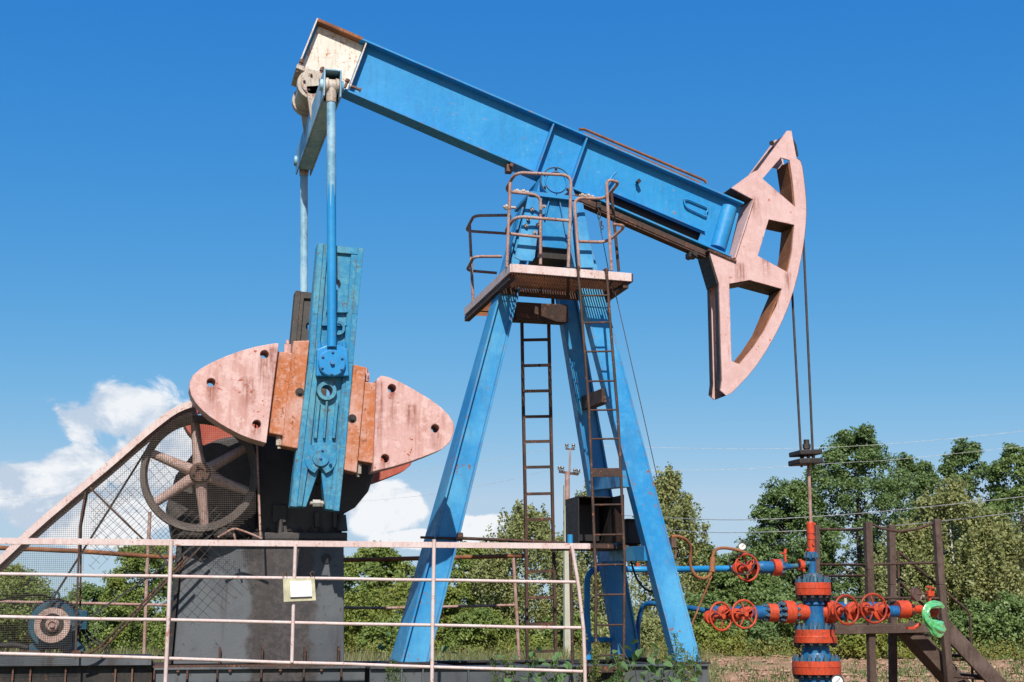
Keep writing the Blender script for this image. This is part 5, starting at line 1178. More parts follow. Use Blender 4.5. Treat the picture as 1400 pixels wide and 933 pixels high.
m = MB(); m.tube([PV(802, 842, WV + 1.05), PV(804, 903, WV + 1.05), Vector((PV(804, 903, WV + 1.05).x, WV + 1.05, 0.3))], 5.6 * kk, 14); m.lathe(PV(803, 873, WV + 1.05), ZV, [(-0.06, 5.6 * kk), (-0.05, 6.3 * kk), (0.05, 6.3 * kk), (0.06, 5.6 * kk)], 14); m.tube([PV(803, 875, WV + 1.04), PV(838, 875, WV + 1.04), PV(838, 904, WV + 1.04)], 3.6 * kk, 12, 0.06); obj('pipe_sleeve', m, 'blue_paint', fp)
m = MB(); m.lathe(PV(885, 778, WV + 0.94), XV, [(-0.01, 0), (-0.01, 9 * kk), (0.05, 9 * kk), (0.05, 0)], 18); m.cyl(PV(872, 776, WV + 0.98), PV(872, 770, WV + 0.98), 0.02, 0.02, 7); obj('flange', m, 'valve_red', fp)
m = MB(); c = PV(1074, 768, WV); m.cyl(c, PV(1073, 754, WV), 2.2 * kk, 1.8 * kk, 8); m.cyl(PV(1066, 757, WV), PV(1073, 757, WV), 1.0 * kk, 1.0 * kk, 7); m.cyl(PV(1073, 757, WV), PV(1074, 751, WV), 2.4 * kk, 2.4 * kk, 8); obj('needle_valve', m, 'valve_red', well)
def gauge(c, R, d, parent):
    m = MB(); m.lathe(c, d, [(-0.03, 0), (-0.03, R), (0.01, R), (0.01, R * 0.84), (0.0, R * 0.84)], 24); g_ = obj('pressure_gauge', m, 'gauge_case', parent)
    m = MB(); m.lathe(c, d, [(0.0, R * 0.86), (0.002, 0)], 24); obj('gauge_dial', m, 'gauge_face', g_)
    x_, y_, z_ = frame_of(Vector(d)); m = MB(); m.bar(c + z_ * 0.006 - (x_ + y_) * R * 0.2, c + z_ * 0.006 + (x_ + y_) * R * 0.45, R * 0.08, 0.003, x_ - y_); obj('gauge_needle', m, 'gauge_case', g_)
gauge(PV(1015, 747, WV - 0.1), 5.8 * kk, Vector((-0.5, -1, 0.05)), well)
m = MB(); m.tube([PV(1016, 752, WV - 0.1), PV(1018, 762, WV - 0.1), PV(1021, 772, WV - 0.06)], 1.6 * kk, 7); obj('gauge_stem', m, 'valve_red', well)
gauge(PV(1145, 931, WV - 0.35), 8.5 * kk, Vector((-0.4, -1, 0.1)), well)
m = MB(); m.tube([PV(1145, 931, WV - 0.34), PV(1138, 936, WV - 0.2), PV(1125, 936, WV)], 1.8 * kk, 7, 0.03); obj('gauge_stem', m, 'old_iron', well)
# rusty hose and black hose
m = MB(); m.tube([PV(*q) for q in ((918, 734, 13.45), (925, 733, 13.45), (938, 737, 13.5), (945, 748, 13.55), (943, 772, 13.6), (950, 788, 13.6), (963, 792.5, 13.62), (973, 785, 13.65), (974, 760, 13.7), (979, 750.5, 13.75), (991, 749, 13.8), (1008, 752, 13.82), (1022, 757, 13.84))], 0.017, 8, 0.06); hz = tag(obj('rusty_hose', m, 'orange_rust'), 'rusty bent hose looping from the right tower leg to the upper valve', 'hose')
m = MB(); m.cyl(PV(973.5, 783, 13.65), PV(974.5, 763, 13.7), 0.032, 0.032, 9); m.cyl(PV(973, 788, 13.65), PV(945, 856, 13.6), 0.011, 0.011, 6); obj('hose_coupling', m, 'orange_rust', hz)
m = MB(); m.tube([PV(*q) for q in ((1030, 758, 13.82), (1033, 768, 13.6), (1028, 780, 13.55), (1016, 787, 13.55), (1003, 783, 13.55), (996, 772, 13.55), (999, 760, 13.55), (1012, 757, 13.6), (1028, 757, 13.82))], 0.009, 6, 0.05); obj('hose_loop', m, 'rubber', hz)
m = MB(); m.box(PV(920, 742, 13.45), (0.05, 0.05, 0.10)); m.tube([PV(921, 745, 13.45), PV(925, 755, 13.45), PV(922, 765, 13.45), PV(916, 760, 13.45)], 0.012, 6, 0.04); obj('hose_bracket', m, 'old_iron', hz)
# green bag over the end cap
bag = MB(); rng = random.Random(3)
ctrl = [(1291, 831, 2), (1286, 827, 4), (1278, 826, 5), (1270, 829, 6), (1266, 836, 6.5), (1266, 845, 7), (1271, 852, 9), (1279, 858, 12), (1286, 862, 11), (1291, 864, 5), (1292, 865, 1)]
NB, NA = 44, 40; rows = []
ph = [rng.uniform(0, 6.28) for _ in range(8)]
for i in range(NB):
    t = i / (NB - 1) * (len(ctrl) - 1); a = min(int(t), len(ctrl) - 2); k = t - a
    x, y, r = [ctrl[a][q] * (1 - k) + ctrl[a + 1][q] * k for q in range(3)]
    d = (PV(ctrl[a + 1][0], ctrl[a + 1][1], WV) - PV(ctrl[a][0], ctrl[a][1], WV)).normalized(); s = Vector((-d.z, 0, d.x))
    c = PV(x, y, WV - 0.11 - 0.05 * sin(t / (len(ctrl) - 1) * pi)); row = []
    for j in range(NA):
        q = 2 * pi * j / NA
        fold = 1 + 0.26 * sin(2 * q + ph[0] + t * 0.7) + 0.24 * sin(5 * q + ph[1] - t * 0.8) + 0.16 * sin(8 * q + ph[2] + t * 0.9) + 0.14 * sin(2.2 * t + ph[3]) + rng.uniform(-.02, .02)
        row.append(c + s * r * kk * cos(q) * fold * 0.78 + YV * r * kk * 0.45 * sin(q) * fold)
    rows.append(row)
bag.add([p for r in rows for p in r], [(i * NA + j, i * NA + (j + 1) % NA, (i + 1) * NA + (j + 1) % NA, (i + 1) * NA + j) for i in range(NB - 1) for j in range(NA)], True)
bo = tag(obj('plastic_bag', bag, 'polythene'), 'crumpled bright green plastic bag tied round the pipe end', 'bag')
# ------------------------------------------------------------------ timber access stairs at the right
s0 = PV(1240, 933, 15.3)
st = thing('access_stairs', (s0.x, 15.3, 0), 'weathered dark steel and timber access platform with stairs behind the wellhead', 'stairs')
A, B_ = 15.0, 15.9
def spost(pts, v, w_=0.085):
    P = [PV(x, y, v) for x, y in pts]; e = P[-1] + (P[-1] - P[-2]).normalized() * 0.05; e = P[-1] + (P[-1] - P[-2]) * ((P[-1].z + 0.05) / max(1e-3, (P[-2].z - P[-1].z))); P.append(e)
    m = MB()
    for a, b in zip(P[:-1], P[1:]): m.bar(a, b, w_, w_)
    obj('post', m, 'wood', st, 0.006)
spost([(1186, 714), (1188.5, 780), (1192, 933)], A); spost([(1218, 718), (1219.5, 800), (1221, 933)], B_); spost([(1280, 710), (1286, 800), (1298, 933)], A); 
m = MB(); m.bar(PV(1116.5, 718, B_), PV(1117, 790, B_), 0.06, 0.06); m.bar(PV(1117, 790, B_), PV(1121, 930, B_), 0.06, 0.06); e = PV(1121, 930, B_); m.bar(e, Vector((e.x, e.y, -0.05)), 0.06, 0.06); obj('post', m, 'wood', st)
for pts in ([(1118, 724, B_), (1160, 724.5, 15.5), (1184, 724, A)], [(1120, 772, B_), (1184, 772.5, A)], [(1122, 788, B_), (1184, 787, A)], [(1190, 716, A), (1205, 723, A), (1228, 727, A), (1252, 724, A), (1275, 716, A)], [(1190, 772, A), (1284, 769.5, A)], [(1138, 817, A), (1287, 818.5, A)],
            [(1228, 754, 15.2), (1284, 802, 15.2), (1326, 838, 15.2), (1330, 933, 15.2)], [(1228, 754, 15.2), (1230, 868, 15.2)], [(1231, 796, 15.9), (1252, 818, 15.9), (1290, 852, 15.9)], [(1297, 902, A), (1328, 902.5, 15.2)], [(1297, 925, A), (1348, 929, 15.2)]):
    m = MB(); m.tube([PV(*q) for q in pts], 0.016, 7, 0.04); obj('rail', m, 'brown_steel', st)
dz = PV(1240, 857, A).z
m = MB(); p, q = PV(1139, 861, A - 0.05), PV(1284, 861, A - 0.05); m.bar(Vector((p.x, A - 0.06, dz - 0.04)), Vector((q.x, A - 0.06, dz - 0.02)), 0.05, 0.10); obj('deck_beam', m, 'wood', st, 0.006)
for i in range(6):
    y = A + 0.02 + i * 0.16; m = MB(); m.box(((p.x + q.x) / 2, y + 0.07, dz + 0.022), (q.x - p.x, 0.145, 0.03), Matrix.Rotation(random.uniform(-.004, .004), 3, 'Y')); obj('plank', m, 'wood', st, 0.004)
m = MB(); m.bar(Vector((p.x, B_, dz - 0.04)), Vector((q.x, B_, dz - 0.02)), 0.05, 0.10); obj('deck_beam', m, 'wood', st, 0.006)
def stringer(a, b, v):
    P, Q = PV(*a, v), PV(*b, v); d = (Q - P); Q2 = P + d * ((P.z + 0.05) / (P.z - Q.z)); m = MB(); m.bar(P, Q2, 0.05, 0.20); obj('stringer', m, 'wood', st, 0.006); return P, Q2
p1, q1 = stringer((1289, 855), (1362, 933), A + 0.05)
p2, q2 = p1.copy(), q1.copy(); p2.y = q2.y = B_ - 0.02
m = MB(); m.bar(p2, q2, 0.05, 0.20); obj('stringer', m, 'wood', st, 0.006)
for i in range(6):
    k = (i + 0.5) / 6; c = p1 + (q1 - p1) * k; m = MB(); m.box((c.x, (A + B_) / 2, c.z), (0.24, B_ - A - 0.12, 0.035)); obj('tread', m, 'wood', st, 0.004)
# lower flight panel seen under the deck
P, Q = PV(1238, 866, A + 0.35), PV(1292, 926, A + 0.35); m = MB(); m.bar(P, P + (Q - P) * ((P.z + 0.05) / (P.z - Q.z)), 0.40, 0.04); m.bar(P - YV * 0.2, P - YV * 0.2 + (Q - P) * ((P.z + 0.05) / (P.z - Q.z)), 0.03, 0.16); obj('brace_board', m, 'wood', st, 0.004)
# ------------------------------------------------------------------ utility pole and wires
import numpy as np
PDIST = 59.0
pb = PD(776, 880, PDIST); pb.z = 0
pole = thing('utility_pole', pb, 'pale concrete utility pole with cross arm and insulators far behind the ladder', 'utility pole')
pxm = PDIST / FPX
def pp(px, py): 
    q = PD(px, py, PDIST); return q
m = MB(); m.hexa([pb + Vector((-.16, -.12, -0.1)), pb + Vector((.16, -.12, -0.1)), Vector((pb.x + .11, pb.y - .09, pp(776, 664).z)), Vector((pb.x - .11, pb.y - .09, pp(776, 664).z))],
               [pb + Vector((-.16, .12, -0.1)), pb + Vector((.16, .12, -0.1)), Vector((pb.x + .11, pb.y + .09, pp(776, 664).z)), Vector((pb.x - .11, pb.y + .09, pp(776, 664).z))]); obj('pole_shaft', m, 'pole_concrete', pole)
m = MB(); m.cyl(Vector((pb.x, pb.y - 0.1, pp(776, 690).z)), Vector((pb.x + 0.02, pb.y - 0.1, pp(776, 645).z)), 0.11, 0.10, 10); m.cyl(pp(778.5, 650), pp(779.5, 613), 0.045, 0.04, 8); obj('steel_extension', m, 'rusty_rail', pole)
armd = Vector((1, -0.1, 0)).normalized()
m = MB(); m.bar(pp(764, 645), pp(791, 649), 0.07, 0.10); m.bar(pp(773, 614), pp(786, 614.5), 0.06, 0.06); arm = obj('cross_arm', m, 'brown_steel', pole)
m = MB(); m.bar(pp(770, 700), pp(786, 699), 0.07, 0.08); obj('lower_arm', m, 'brown_steel', pole); m = MB(); m.bar(pp(770, 716), pp(786, 714), 0.07, 0.08); obj('lower_arm', m, 'brown_steel', pole)
m = MB(); m.cyl((0, 0, 0), (0, 0, 0.08), 0.02, 0.02, 6); m.lathe((0, 0, 0.06), ZV, [(0, 0.03), (0, 0.085), (0.05, 0.075), (0.06, 0.05), (0.10, 0.085), (0.15, 0.07), (0.17, 0.0)], 10); ins = m.mesh('insulator'); setmat(ins, 'insulator')
INS = [(765, 644.5), (769, 645), (786, 648), (791, 648.8), (775, 613.5), (784, 614)]
for q in INS: inst('insulator', ins, arm, pp(*q), None, 1.0)
def wire(pts, r, label, mat='wire_alu'):
    P = [PD(*p) for p in pts]; out = []
    for i in range(len(P) - 1):
        p0, p1, p2, p3 = P[max(i - 1, 0)], P[i], P[i + 1], P[min(i + 2, len(P) - 1)]
        for j in range(10):
            t = j / 10; out.append(0.5 * ((2 * p1) + (p2 - p0) * t + (2 * p0 - 5 * p1 + 4 * p2 - p3) * t * t + (3 * p1 - p0 - 3 * p2 + p3) * t ** 3))
    out.append(P[-1]); m = MB(); m.tube(out, r, 5); return tag(obj('power_line', m, mat), label, 'power line', 'overhead power lines')
wire([(780, 699, PDIST), (854, 705, 52), (1000, 711, 44), (1150, 704, 42), (1290, 691, 40), (1500, 668, 38)], 0.012, 'upper of the two nearest pale power lines crossing the trees at right')
wire([(780, 714, PDIST), (930, 726, 48), (1030, 728, 44), (1200, 720.5, 42), (1320, 709, 40), (1500, 688, 38)], 0.012, 'lower of the two nearest pale power lines crossing the trees at right')
wire([(784, 609, PDIST), (1000, 614, 60), (1160, 610.5, 61), (1320, 598, 62), (1500, 578, 63)], 0.007, 'topmost faint power line running right from the pole top')
wire([(791, 644, PDIST), (1000, 642, 60), (1150, 633, 61), (1240, 627, 62), (1500, 600, 63)], 0.007, 'faint power line running right from the pole cross arm')
wire([(775, 609, PDIST), (600, 640, 60), (450, 655, 61), (200, 668, 62), (-100, 690, 63)], 0.006, 'faint power line running left from the pole top')
wire([(765, 640, PDIST), (640, 668, 60), (500, 685, 61), (200, 700, 62), (-100, 712, 63)], 0.006, 'faint power line running left from the pole cross arm')
# ------------------------------------------------------------------ ground
t = NT('earth'); sx = t.sep()
n1 = t.noise(0.16, 7, 0.62); n2 = t.noise(2.2, 8, 0.7, off=(4, 1, 0)); n3 = t.noise(0.5, 6, 0.6, off=(9, 3, 0))
soil = t.mix(t.ramp(n2, 0.35, 0.65), (0.34, 0.180, 0.100), (0.48, 0.285, 0.180))
grs = t.mix(t.ramp(n2, 0.35, 0.65), (0.11, 0.12, 0.045), (0.25, 0.215, 0.105))
# bare soil where the plot was dug: a strip to the right of the pump
dirt = t.n.new('ShaderNodeVectorMath'); dirt.operation = 'DOT_PRODUCT'; t.link(t.co, dirt.inputs[0]); dirt.inputs[1].default_value = (cos(0.36), -sin(0.36), 0)
side = t.ramp(dirt.outputs['Value'], -2.5, 1.5)
msk = t.math('MULTIPLY', side, t.ramp(t.math('ADD', n3, t.math('MULTIPLY', n1, 0.5)), 1.02, 0.72))
c = t.mix(msk, grs, soil); t.bump(n2, 1.0, 0.08); t.done(c, 0.95, 0, 0.1)
xs = [-1500, -400, -150, -80] + [-60 + 2.5 * i for i in range(61)] + [110, 180, 450, 1500]
ys = [-300, -60, -10] + [2.5 * i for i in range(44)] + [130, 200, 500, 2500]
def gh(x, y):
    if not (-70 < x < 120 and -10 < y < 112): return 0.0
    a = 0.10 * sin(x * 0.31 + 1.3) * sin(y * 0.27) + 0.06 * sin(x * 0.9 + y * 0.7)
    w_ = min(1, max(0, (y - 17) / 8)); return a * w_
mb = MB(); nx = len(xs)
mb.add([(x, y, gh(x, y)) for y in ys for x in xs], [(j * nx + i, j * nx + i + 1, (j + 1) * nx + i + 1, (j + 1) * nx + i) for j in range(len(ys) - 1) for i in range(nx - 1)], True)
me = mb.mesh('ground'); setmat(me, 'earth'); go = bpy.data.objects.new('ground', me); COL.objects.link(go); go['kind'] = 'structure'
# ------------------------------------------------------------------ foliage helpers
def leaf_mesh(name, C, N, size, mat, rng, aspect=0.62, off=(0, 0, 0), bend=0.25):
    n = len(C); C = C - np.array(off)
    N = N / np.maximum(1e-6, np.linalg.norm(N, axis=1, keepdims=True))
    T = rng.normal(size=(n, 3)); T -= N * (T * N).sum(1, keepdims=True); T /= np.maximum(1e-6, np.linalg.norm(T, axis=1, keepdims=True))
    B = np.cross(N, T); s = (size * rng.uniform(0.6, 1.25, n))[:, None]
    V = np.empty((n, 4, 3)); V[:, 0] = C - T * s * 0.5; V[:, 1] = C + B * s * 0.5 * aspect + N * s * bend * 0.4; V[:, 2] = C + T * s * 0.5; V[:, 3] = C - B * s * 0.5 * aspect + N * s * bend * 0.4
    me = bpy.data.meshes.new(name); me.vertices.add(n * 4); me.vertices.foreach_set('co', V.reshape(-1).astype(np.float32))
    me.loops.add(n * 4); me.loops.foreach_set('vertex_index', np.arange(n * 4, dtype=np.int32))
    me.polygons.add(n); me.polygons.foreach_set('loop_start', np.arange(0, n * 4, 4, dtype=np.int32)); me.polygons.foreach_set('loop_total', np.full(n, 4, dtype=np.int32))
    me.update(calc_edges=True); setmat(me, mat); return me
def unit(rng, n):
    d = rng.normal(size=(n, 3)); return d / np.linalg.norm(d, axis=1, keepdims=True)
def crown_points(rng, cx, cy, z0, z1, W, prof, nl, per, lump, droop=0.0, shell=0.62):
    """lobes on the crown's shell, leaf sprays on each lobe: flat tilted discs of leaves with gaps between"""
    C, N = [], []; nsp = max(6, per // 16)
    for k in range(nl):
        h = (k + rng.uniform()) / nl; a = rng.uniform(0, 2 * pi); R = W * prof(h)
        rr = R * (shell + (1.02 - shell) * rng.uniform() ** 0.5) if rng.uniform() < 0.85 else R * rng.uniform(0.0, 0.6)
        c = np.array([cx + cos(a) * rr, cy + sin(a) * rr, z0 + (z1 - z0) * h]); L = lump * rng.uniform(0.55, 1.3) * (0.55 + 0.45 * prof(h))
        out = unit(rng, nsp) + np.array([cos(a) * 0.45, sin(a) * 0.45, 0.25]); out /= np.linalg.norm(out, axis=1, keepdims=True)
        sp = c + out * L * np.array([1.15, 1.15, 0.85]) * rng.uniform(0.45, 1.25, (nsp, 1))
        m = 21; r = rng.uniform(0.24, 0.46, (nsp, 1, 1)) * (0.7 + 0.08 * W)
        q = unit(rng, nsp * m).reshape(nsp, m, 3) * rng.uniform(0.2, 1.0, (nsp, m, 1)) ** 0.6 * r
        nn = out * 0.6 + np.array([0, 0, 0.7]) + rng.normal(size=(nsp, 3)) * 0.25; nn /= np.linalg.norm(nn, axis=1, keepdims=True)
        q -= nn[:, None, :] * (q * nn[:, None, :]).sum(2, keepdims=True) * 0.62
        p = sp[:, None, :] + q
        if droop > 0: p[:, :, 2] -= droop * rng.uniform(0, 1, (nsp, m)) ** 1.5 * 0.5
        C.append(p.reshape(-1, 3)); N.append((nn[:, None, :] * 0.8 + np.array([0, -0.2, 0.1]) + rng.normal(size=(nsp, m, 3)) * 0.6).reshape(-1, 3))
    return np.concatenate(C), np.concatenate(N)
def birch_points(rng, cx, cy, z0, z1, W, prof, nb):
    """hanging twigs: strands of small leaves falling from rising branches"""
    C, N = [], []
    for k in range(nb):
        h = min(0.98, 0.12 + 0.88 * (k + rng.uniform()) / nb); a = rng.uniform(0, 2 * pi); R = W * prof(h) * (0.35 + 0.72 * rng.uniform() ** 0.6)
        c = np.array([cx + cos(a) * R, cy + sin(a) * R, z0 + (z1 - z0) * h])
        for t_ in range(7):
            L = min(c[2] - 0.1, rng.uniform(0.5, 2.0) * (0.6 + 0.1 * W)); n = int(14 + L * 16)
            o = c + rng.normal(size=3) * np.array([0.28, 0.28, 0.25]) * (0.5 + 0.15 * W); u = rng.uniform(0, 1, n); sw = rng.normal(size=2) * 0.14
            p = np.stack([o[0] + sw[0] * u * L, o[1] + sw[1] * u * L, o[2] + 0.12 * np.sin(u * 3) - u * L], 1) + rng.normal(size=(n, 3)) * 0.075
            C.append(p); N.append(rng.normal(size=(n, 3)) + np.array([0, -0.5, 0.35]))
    return np.concatenate(C), np.concatenate(N)
OAK = lambda h: max(0.12, (1 - abs(2 * h - 0.84) ** 2.2 / 1.45)) if h < 0.97 else 0.22
BIRCH = lambda h: max(0.10, (0.60 + 0.62 * h) if h < 0.55 else 1.0 * (1 - ((h - 0.5) / 0.53) ** 1.8))
BUSH = lambda h: sqrt(max(0.02, 1 - (h * 0.97) ** 2.2))
def limbs(rng, base, z1, W, r, mat, nm, parent, n=7, bz=0.35):
    m = MB(); H = z1; pts = []; x, y = base.x, base.y
    for i in range(7):
        k = i / 6; pts.append(Vector((x + rng.normal() * 0.10 * k, y + rng.normal() * 0.1 * k, -0.05 + H * 0.86 * k)))
    m.tube(pts, r, 8, 0, True, lambda t_: r * (1.0 - 0.85 * t_))
    tr = obj('trunk', m, mat, parent)
    for i in range(n):
        k = bz + (0.9 - bz) * (i + 0.4) / n; s = pts[0] + (pts[-1] - pts[0]) * k; a = rng.uniform(0, 2 * pi); L = W * rng.uniform(0.55, 0.9) * (1.15 - k)
        m = MB(); e = s + Vector((cos(a) * L, sin(a) * L, L * rng.uniform(0.5, 1.0))); mid = (s + e) / 2 + Vector((rng.normal() * .15, rng.normal() * .15, -0.1 * L))
        r0 = r * (1 - 0.8 * k) * 0.6; m.tube([s, mid, e], r0, 6, 0.0, True, lambda t_: r0 * (1 - 0.8 * t_)); obj('limb', m, mat, tr)
    return pts
def tree(px, top, dist, hw, bottom, prof, mat, bark, label, name, nl, per, lump, leaf, group, droop=0.0, trunk_r=0.2, seed=1, cat='tree', shell=0.62):
    rng = np.random.default_rng(seed * 77 + int(px) + 1000)
    b = PD(px, 880, dist); b.z = 0.0
    H = PD(px, top, dist).z; zb = max(0.05, PD(px, bottom, dist).z); W = hw * 1.12 * dist / FPX
    t_ = thing(name, b, label, cat, group)
    if bark == 'birch_bark': C, N = birch_points(rng, b.x, b.y, zb, H - 0.1, W, prof, int(nl * 1.15))
    else: C, N = crown_points(rng, b.x, b.y, zb, H - lump * W * 0.45, W, prof, int(nl * 1.45), per, lump * W * 0.85, droop, shell)
    C[:, 2] = np.maximum(C[:, 2], 0.04)
    me = leaf_mesh('crown', C, N, leaf, mat, rng, off=b)
    o = bpy.data.objects.new('crown', me); COL.objects.link(o); o.parent = t_
    if trunk_r > 0: limbs(rng, b, H, W, trunk_r, bark, name, t_)
    return t_
GR = 'trees along the far edge of the plot'
# px, top, dist, half width, crown bottom
tree(1182, 582, 80, 78, 880, OAK, 'oak_leaf', 'bark', 'tallest dark green oak, rising behind the carrier bar', 'oak_tree', 130, 300, 0.26, 0.165, GR, 0, 0.28, 1)
tree(1085, 655, 78, 58, 885, OAK, 'oak_leaf', 'bark', 'dark green oak left of the polished rod, lower than its neighbour', 'oak_tree', 95, 280, 0.28, 0.165, GR, 0, 0.22, 2)
tree(1262, 622, 84, 58, 880, OAK, 'oak_leaf', 'bark', 'dark oak just right of the tallest oak, behind the birches', 'oak_tree', 85, 260, 0.30, 0.165, GR, 0, 0.22, 3)
tree(1338, 600, 83, 46, 880, OAK, 'oak_leaf', 'bark', 'slim dark oak poking up behind the white stemmed birches', 'oak_tree', 85, 260, 0.30, 0.165, GR, 0, 0.22, 4)
tree(1412, 606, 80, 62, 880, OAK, 'oak_leaf_pale', 'bark', 'broad green oak cut by the right edge of the picture', 'oak_tree', 95, 280, 0.28, 0.165, GR, 0, 0.25, 5)
tree(1312, 655, 71, 62, 885, BIRCH, 'birch_leaf', 'birch_bark', 'tall pale birch with white stem right of the stair platform', 'birch_tree', 100, 240, 0.27, 0.17, GR, 1.5, 0.11, 6)
tree(1368, 700, 70, 50, 885, BIRCH, 'birch_leaf', 'birch_bark', 'rightmost pale birch at the picture edge, over the stair foot', 'birch_tree', 80, 220, 0.30, 0.17, GR, 1.5, 0.10, 7)
tree(1246, 712, 70, 46, 885, BIRCH, 'birch_leaf', 'birch_bark', 'pale birch with forked white stem behind the stair platform posts', 'birch_tree', 75, 220, 0.30, 0.17, GR, 1.5, 0.11, 8)
tree(918, 638, 73, 44, 885, BIRCH, 'birch_leaf', 'birch_bark', 'pale drooping birch directly right of the front right tower leg', 'birch_tree', 95, 240, 0.28, 0.17, GR, 1.9, 0.13, 9)
tree(722, 690, 73, 66, 885, BIRCH, 'birch_leaf', 'birch_bark', 'wide pale birch behind the flat bar ladder', 'birch_tree', 120, 240, 0.25, 0.17, GR, 1.7, 0.13, 10)
tree(812, 655, 78, 42, 885, BIRCH, 'birch_leaf', 'birch_bark', 'pale birch behind the open cabinet', 'birch_tree', 85, 220, 0.28, 0.17, GR, 1.7, 0.12, 11)
tree(1012, 752, 74, 54, 890, OAK, 'oak_leaf_pale', 'bark', 'low green oak behind the two orange handwheels left of the well', 'oak_tree', 75, 230, 0.30, 0.18, GR, 0, 0.14, 12)
tree(965, 742, 78, 34, 890, OAK, 'oak_leaf', 'bark', 'narrow dark tree between drooping birch and low green oak', 'oak_tree', 45, 220, 0.34, 0.18, GR, 0, 0.12, 13)
tree(515, 744, 78, 60, 890, OAK, 'bush_leaf', 'bark', 'green tree between the dark pedestal and the left tower leg', 'oak_tree', 80, 240, 0.28, 0.18, GR, 0, 0.16, 14)
tree(645, 742, 79, 56, 890, OAK, 'bush_leaf', 'bark', 'dark green tree just right of the left tower leg', 'oak_tree', 75, 240, 0.30, 0.18, GR, 0, 0.16, 15)
tree(436, 752, 80, 60, 890, OAK, 'bush_leaf', 'bark', 'green tree mostly hidden behind the dark pedestal', 'oak_tree', 60, 220, 0.30, 0.18, GR, 0, 0.16, 16)
tree(14, 770, 64, 44, 890, BIRCH, 'bush_leaf', 'bark', 'young green tree at the far left behind the motor', 'young_tree', 60, 210, 0.30, 0.13, GR, 0.8, 0.08, 17)
tree(196, 738, 66, 46, 890, BUSH, 'bush_leaf', 'bark', 'bright green young tree behind the mesh guard, left of pedestal', 'young_tree', 75, 220, 0.30, 0.13, GR, 0.3, 0.08, 18)
tree(122, 800, 72, 46, 890, OAK, 'oak_leaf_pale', 'bark', 'low round green tree right of the motor', 'young_tree', 60, 200, 0.32, 0.15, GR, 0, 0.10, 19)
tree(-45, 800, 69, 50, 890, OAK, 'oak_leaf_pale', 'bark', 'green tree cut by the left edge of the picture', 'young_tree', 50, 200, 0.32, 0.15, GR, 0, 0.10, 20)
SG = 'bushes below the trees'
bushes = [(262, 820, 61, 40, 'bush_leaf', 'green bush hidden partly by the left edge of the pedestal'), (60, 838, 68, 44, 'oak_leaf_pale', 'low green bush directly behind the motor'),
          (498, 812, 64, 42, 'lime_leaf', 'lime green bush beside the right edge of the pedestal'), (540, 842, 62, 40, 'bush_leaf', 'green bush left of the left tower leg foot'), (604, 800, 66, 40, 'lime_leaf', 'lime green bush showing right of the left tower leg'),
          (655, 830, 64, 34, 'bush_leaf', 'dark low bush between left tower leg and flat bar ladder'), (560, 790, 68, 46, 'lime_leaf', 'yellow green bush behind the left tower leg'), (790, 836, 66, 40, 'bush_leaf', 'low green bush behind the concrete pole foot'),
          (860, 830, 64, 44, 'birch_leaf', 'pale bush behind the dark rear tower leg'), (905, 846, 62, 38, 'birch_leaf', 'pale bush behind the front right tower leg'), (962, 812, 64, 40, 'oak_leaf_pale', 'green bush left of the paired orange handwheels'), (1010, 826, 61, 40, 'oak_leaf', 'dark bush under the paired orange handwheels'),
          (1062, 800, 66, 44, 'oak_leaf_pale', 'green bush behind the left arm of the wellhead'), (1150, 812, 65, 48, 'oak_leaf', 'dark bush behind the right handwheels'), (1215, 836, 62, 44, 'lime_leaf', 'yellow green bush under the stair platform deck'), (1150, 852, 60, 34, 'lime_leaf', 'low lime bush right of the wellhead neck'),
          (1290, 836, 62, 46, 'oak_leaf_pale', 'green bush behind the stair post with the plastic bag'), (1350, 820, 62, 44, 'oak_leaf_pale', 'green bush above the sloping stair stringer'), (1402, 812, 61, 44, 'oak_leaf_pale', 'green bush at the right picture edge under the birch'), (980, 850, 60, 34, 'lime_leaf', 'low yellow bush right of the front tower leg foot'), (700, 852, 65, 30, 'bush_leaf', 'small dark bush behind the flat bar ladder foot'), (340, 820, 65, 50, 'bush_leaf', 'green bush wholly behind the pedestal plates')]
for i, (px, top, d_, hw, mat, lab) in enumerate(bushes):
    tree(px, top, d_, hw, 893, BUSH, mat, 'bark', lab, 'bush', 46, 190, 0.34, 0.15, SG, 0.15, 0.04, 40 + i, 'bush', 0.5)
# ------------------------------------------------------------------ grass and low weeds (uncountable)
rng = np.random.default_rng(5)
def blades(name, P, H, lean, wid, mat, label, cat):
    n = len(P); a = rng.uniform(0, 2 * pi, n); L = rng.uniform(0.2, 1.0, n) * lean
    D = np.stack([np.cos(a) * L, np.sin(a) * L, np.ones(n)], 1) * H[:, None]; S = np.stack([-np.sin(a), np.cos(a), np.zeros(n)], 1) * wid
    V = np.empty((n, 4, 3)); V[:, 0] = P - S * 0.5; V[:, 1] = P + S * 0.5; V[:, 2] = P + D * np.array([.55, .55, .62]) + S * 0.4; V[:, 3] = P + D
    me = bpy.data.meshes.new(name); me.vertices.add(n * 4); me.vertices.foreach_set('co', V.reshape(-1).astype(np.float32)); me.loops.add(n * 4); me.loops.foreach_set('vertex_index', np.arange(n * 4, dtype=np.int32))
    me.polygons.add(n); me.polygons.foreach_set('loop_start', np.arange(0, n * 4, 4, dtype=np.int32)); me.polygons.foreach_set('loop_total', np.full(n, 4, dtype=np.int32)); me.update(calc_edges=True); setmat(me, mat)
    o = bpy.data.objects.new(name, me); COL.objects.link(o); return tag(o, label, cat, None, 'stuff')
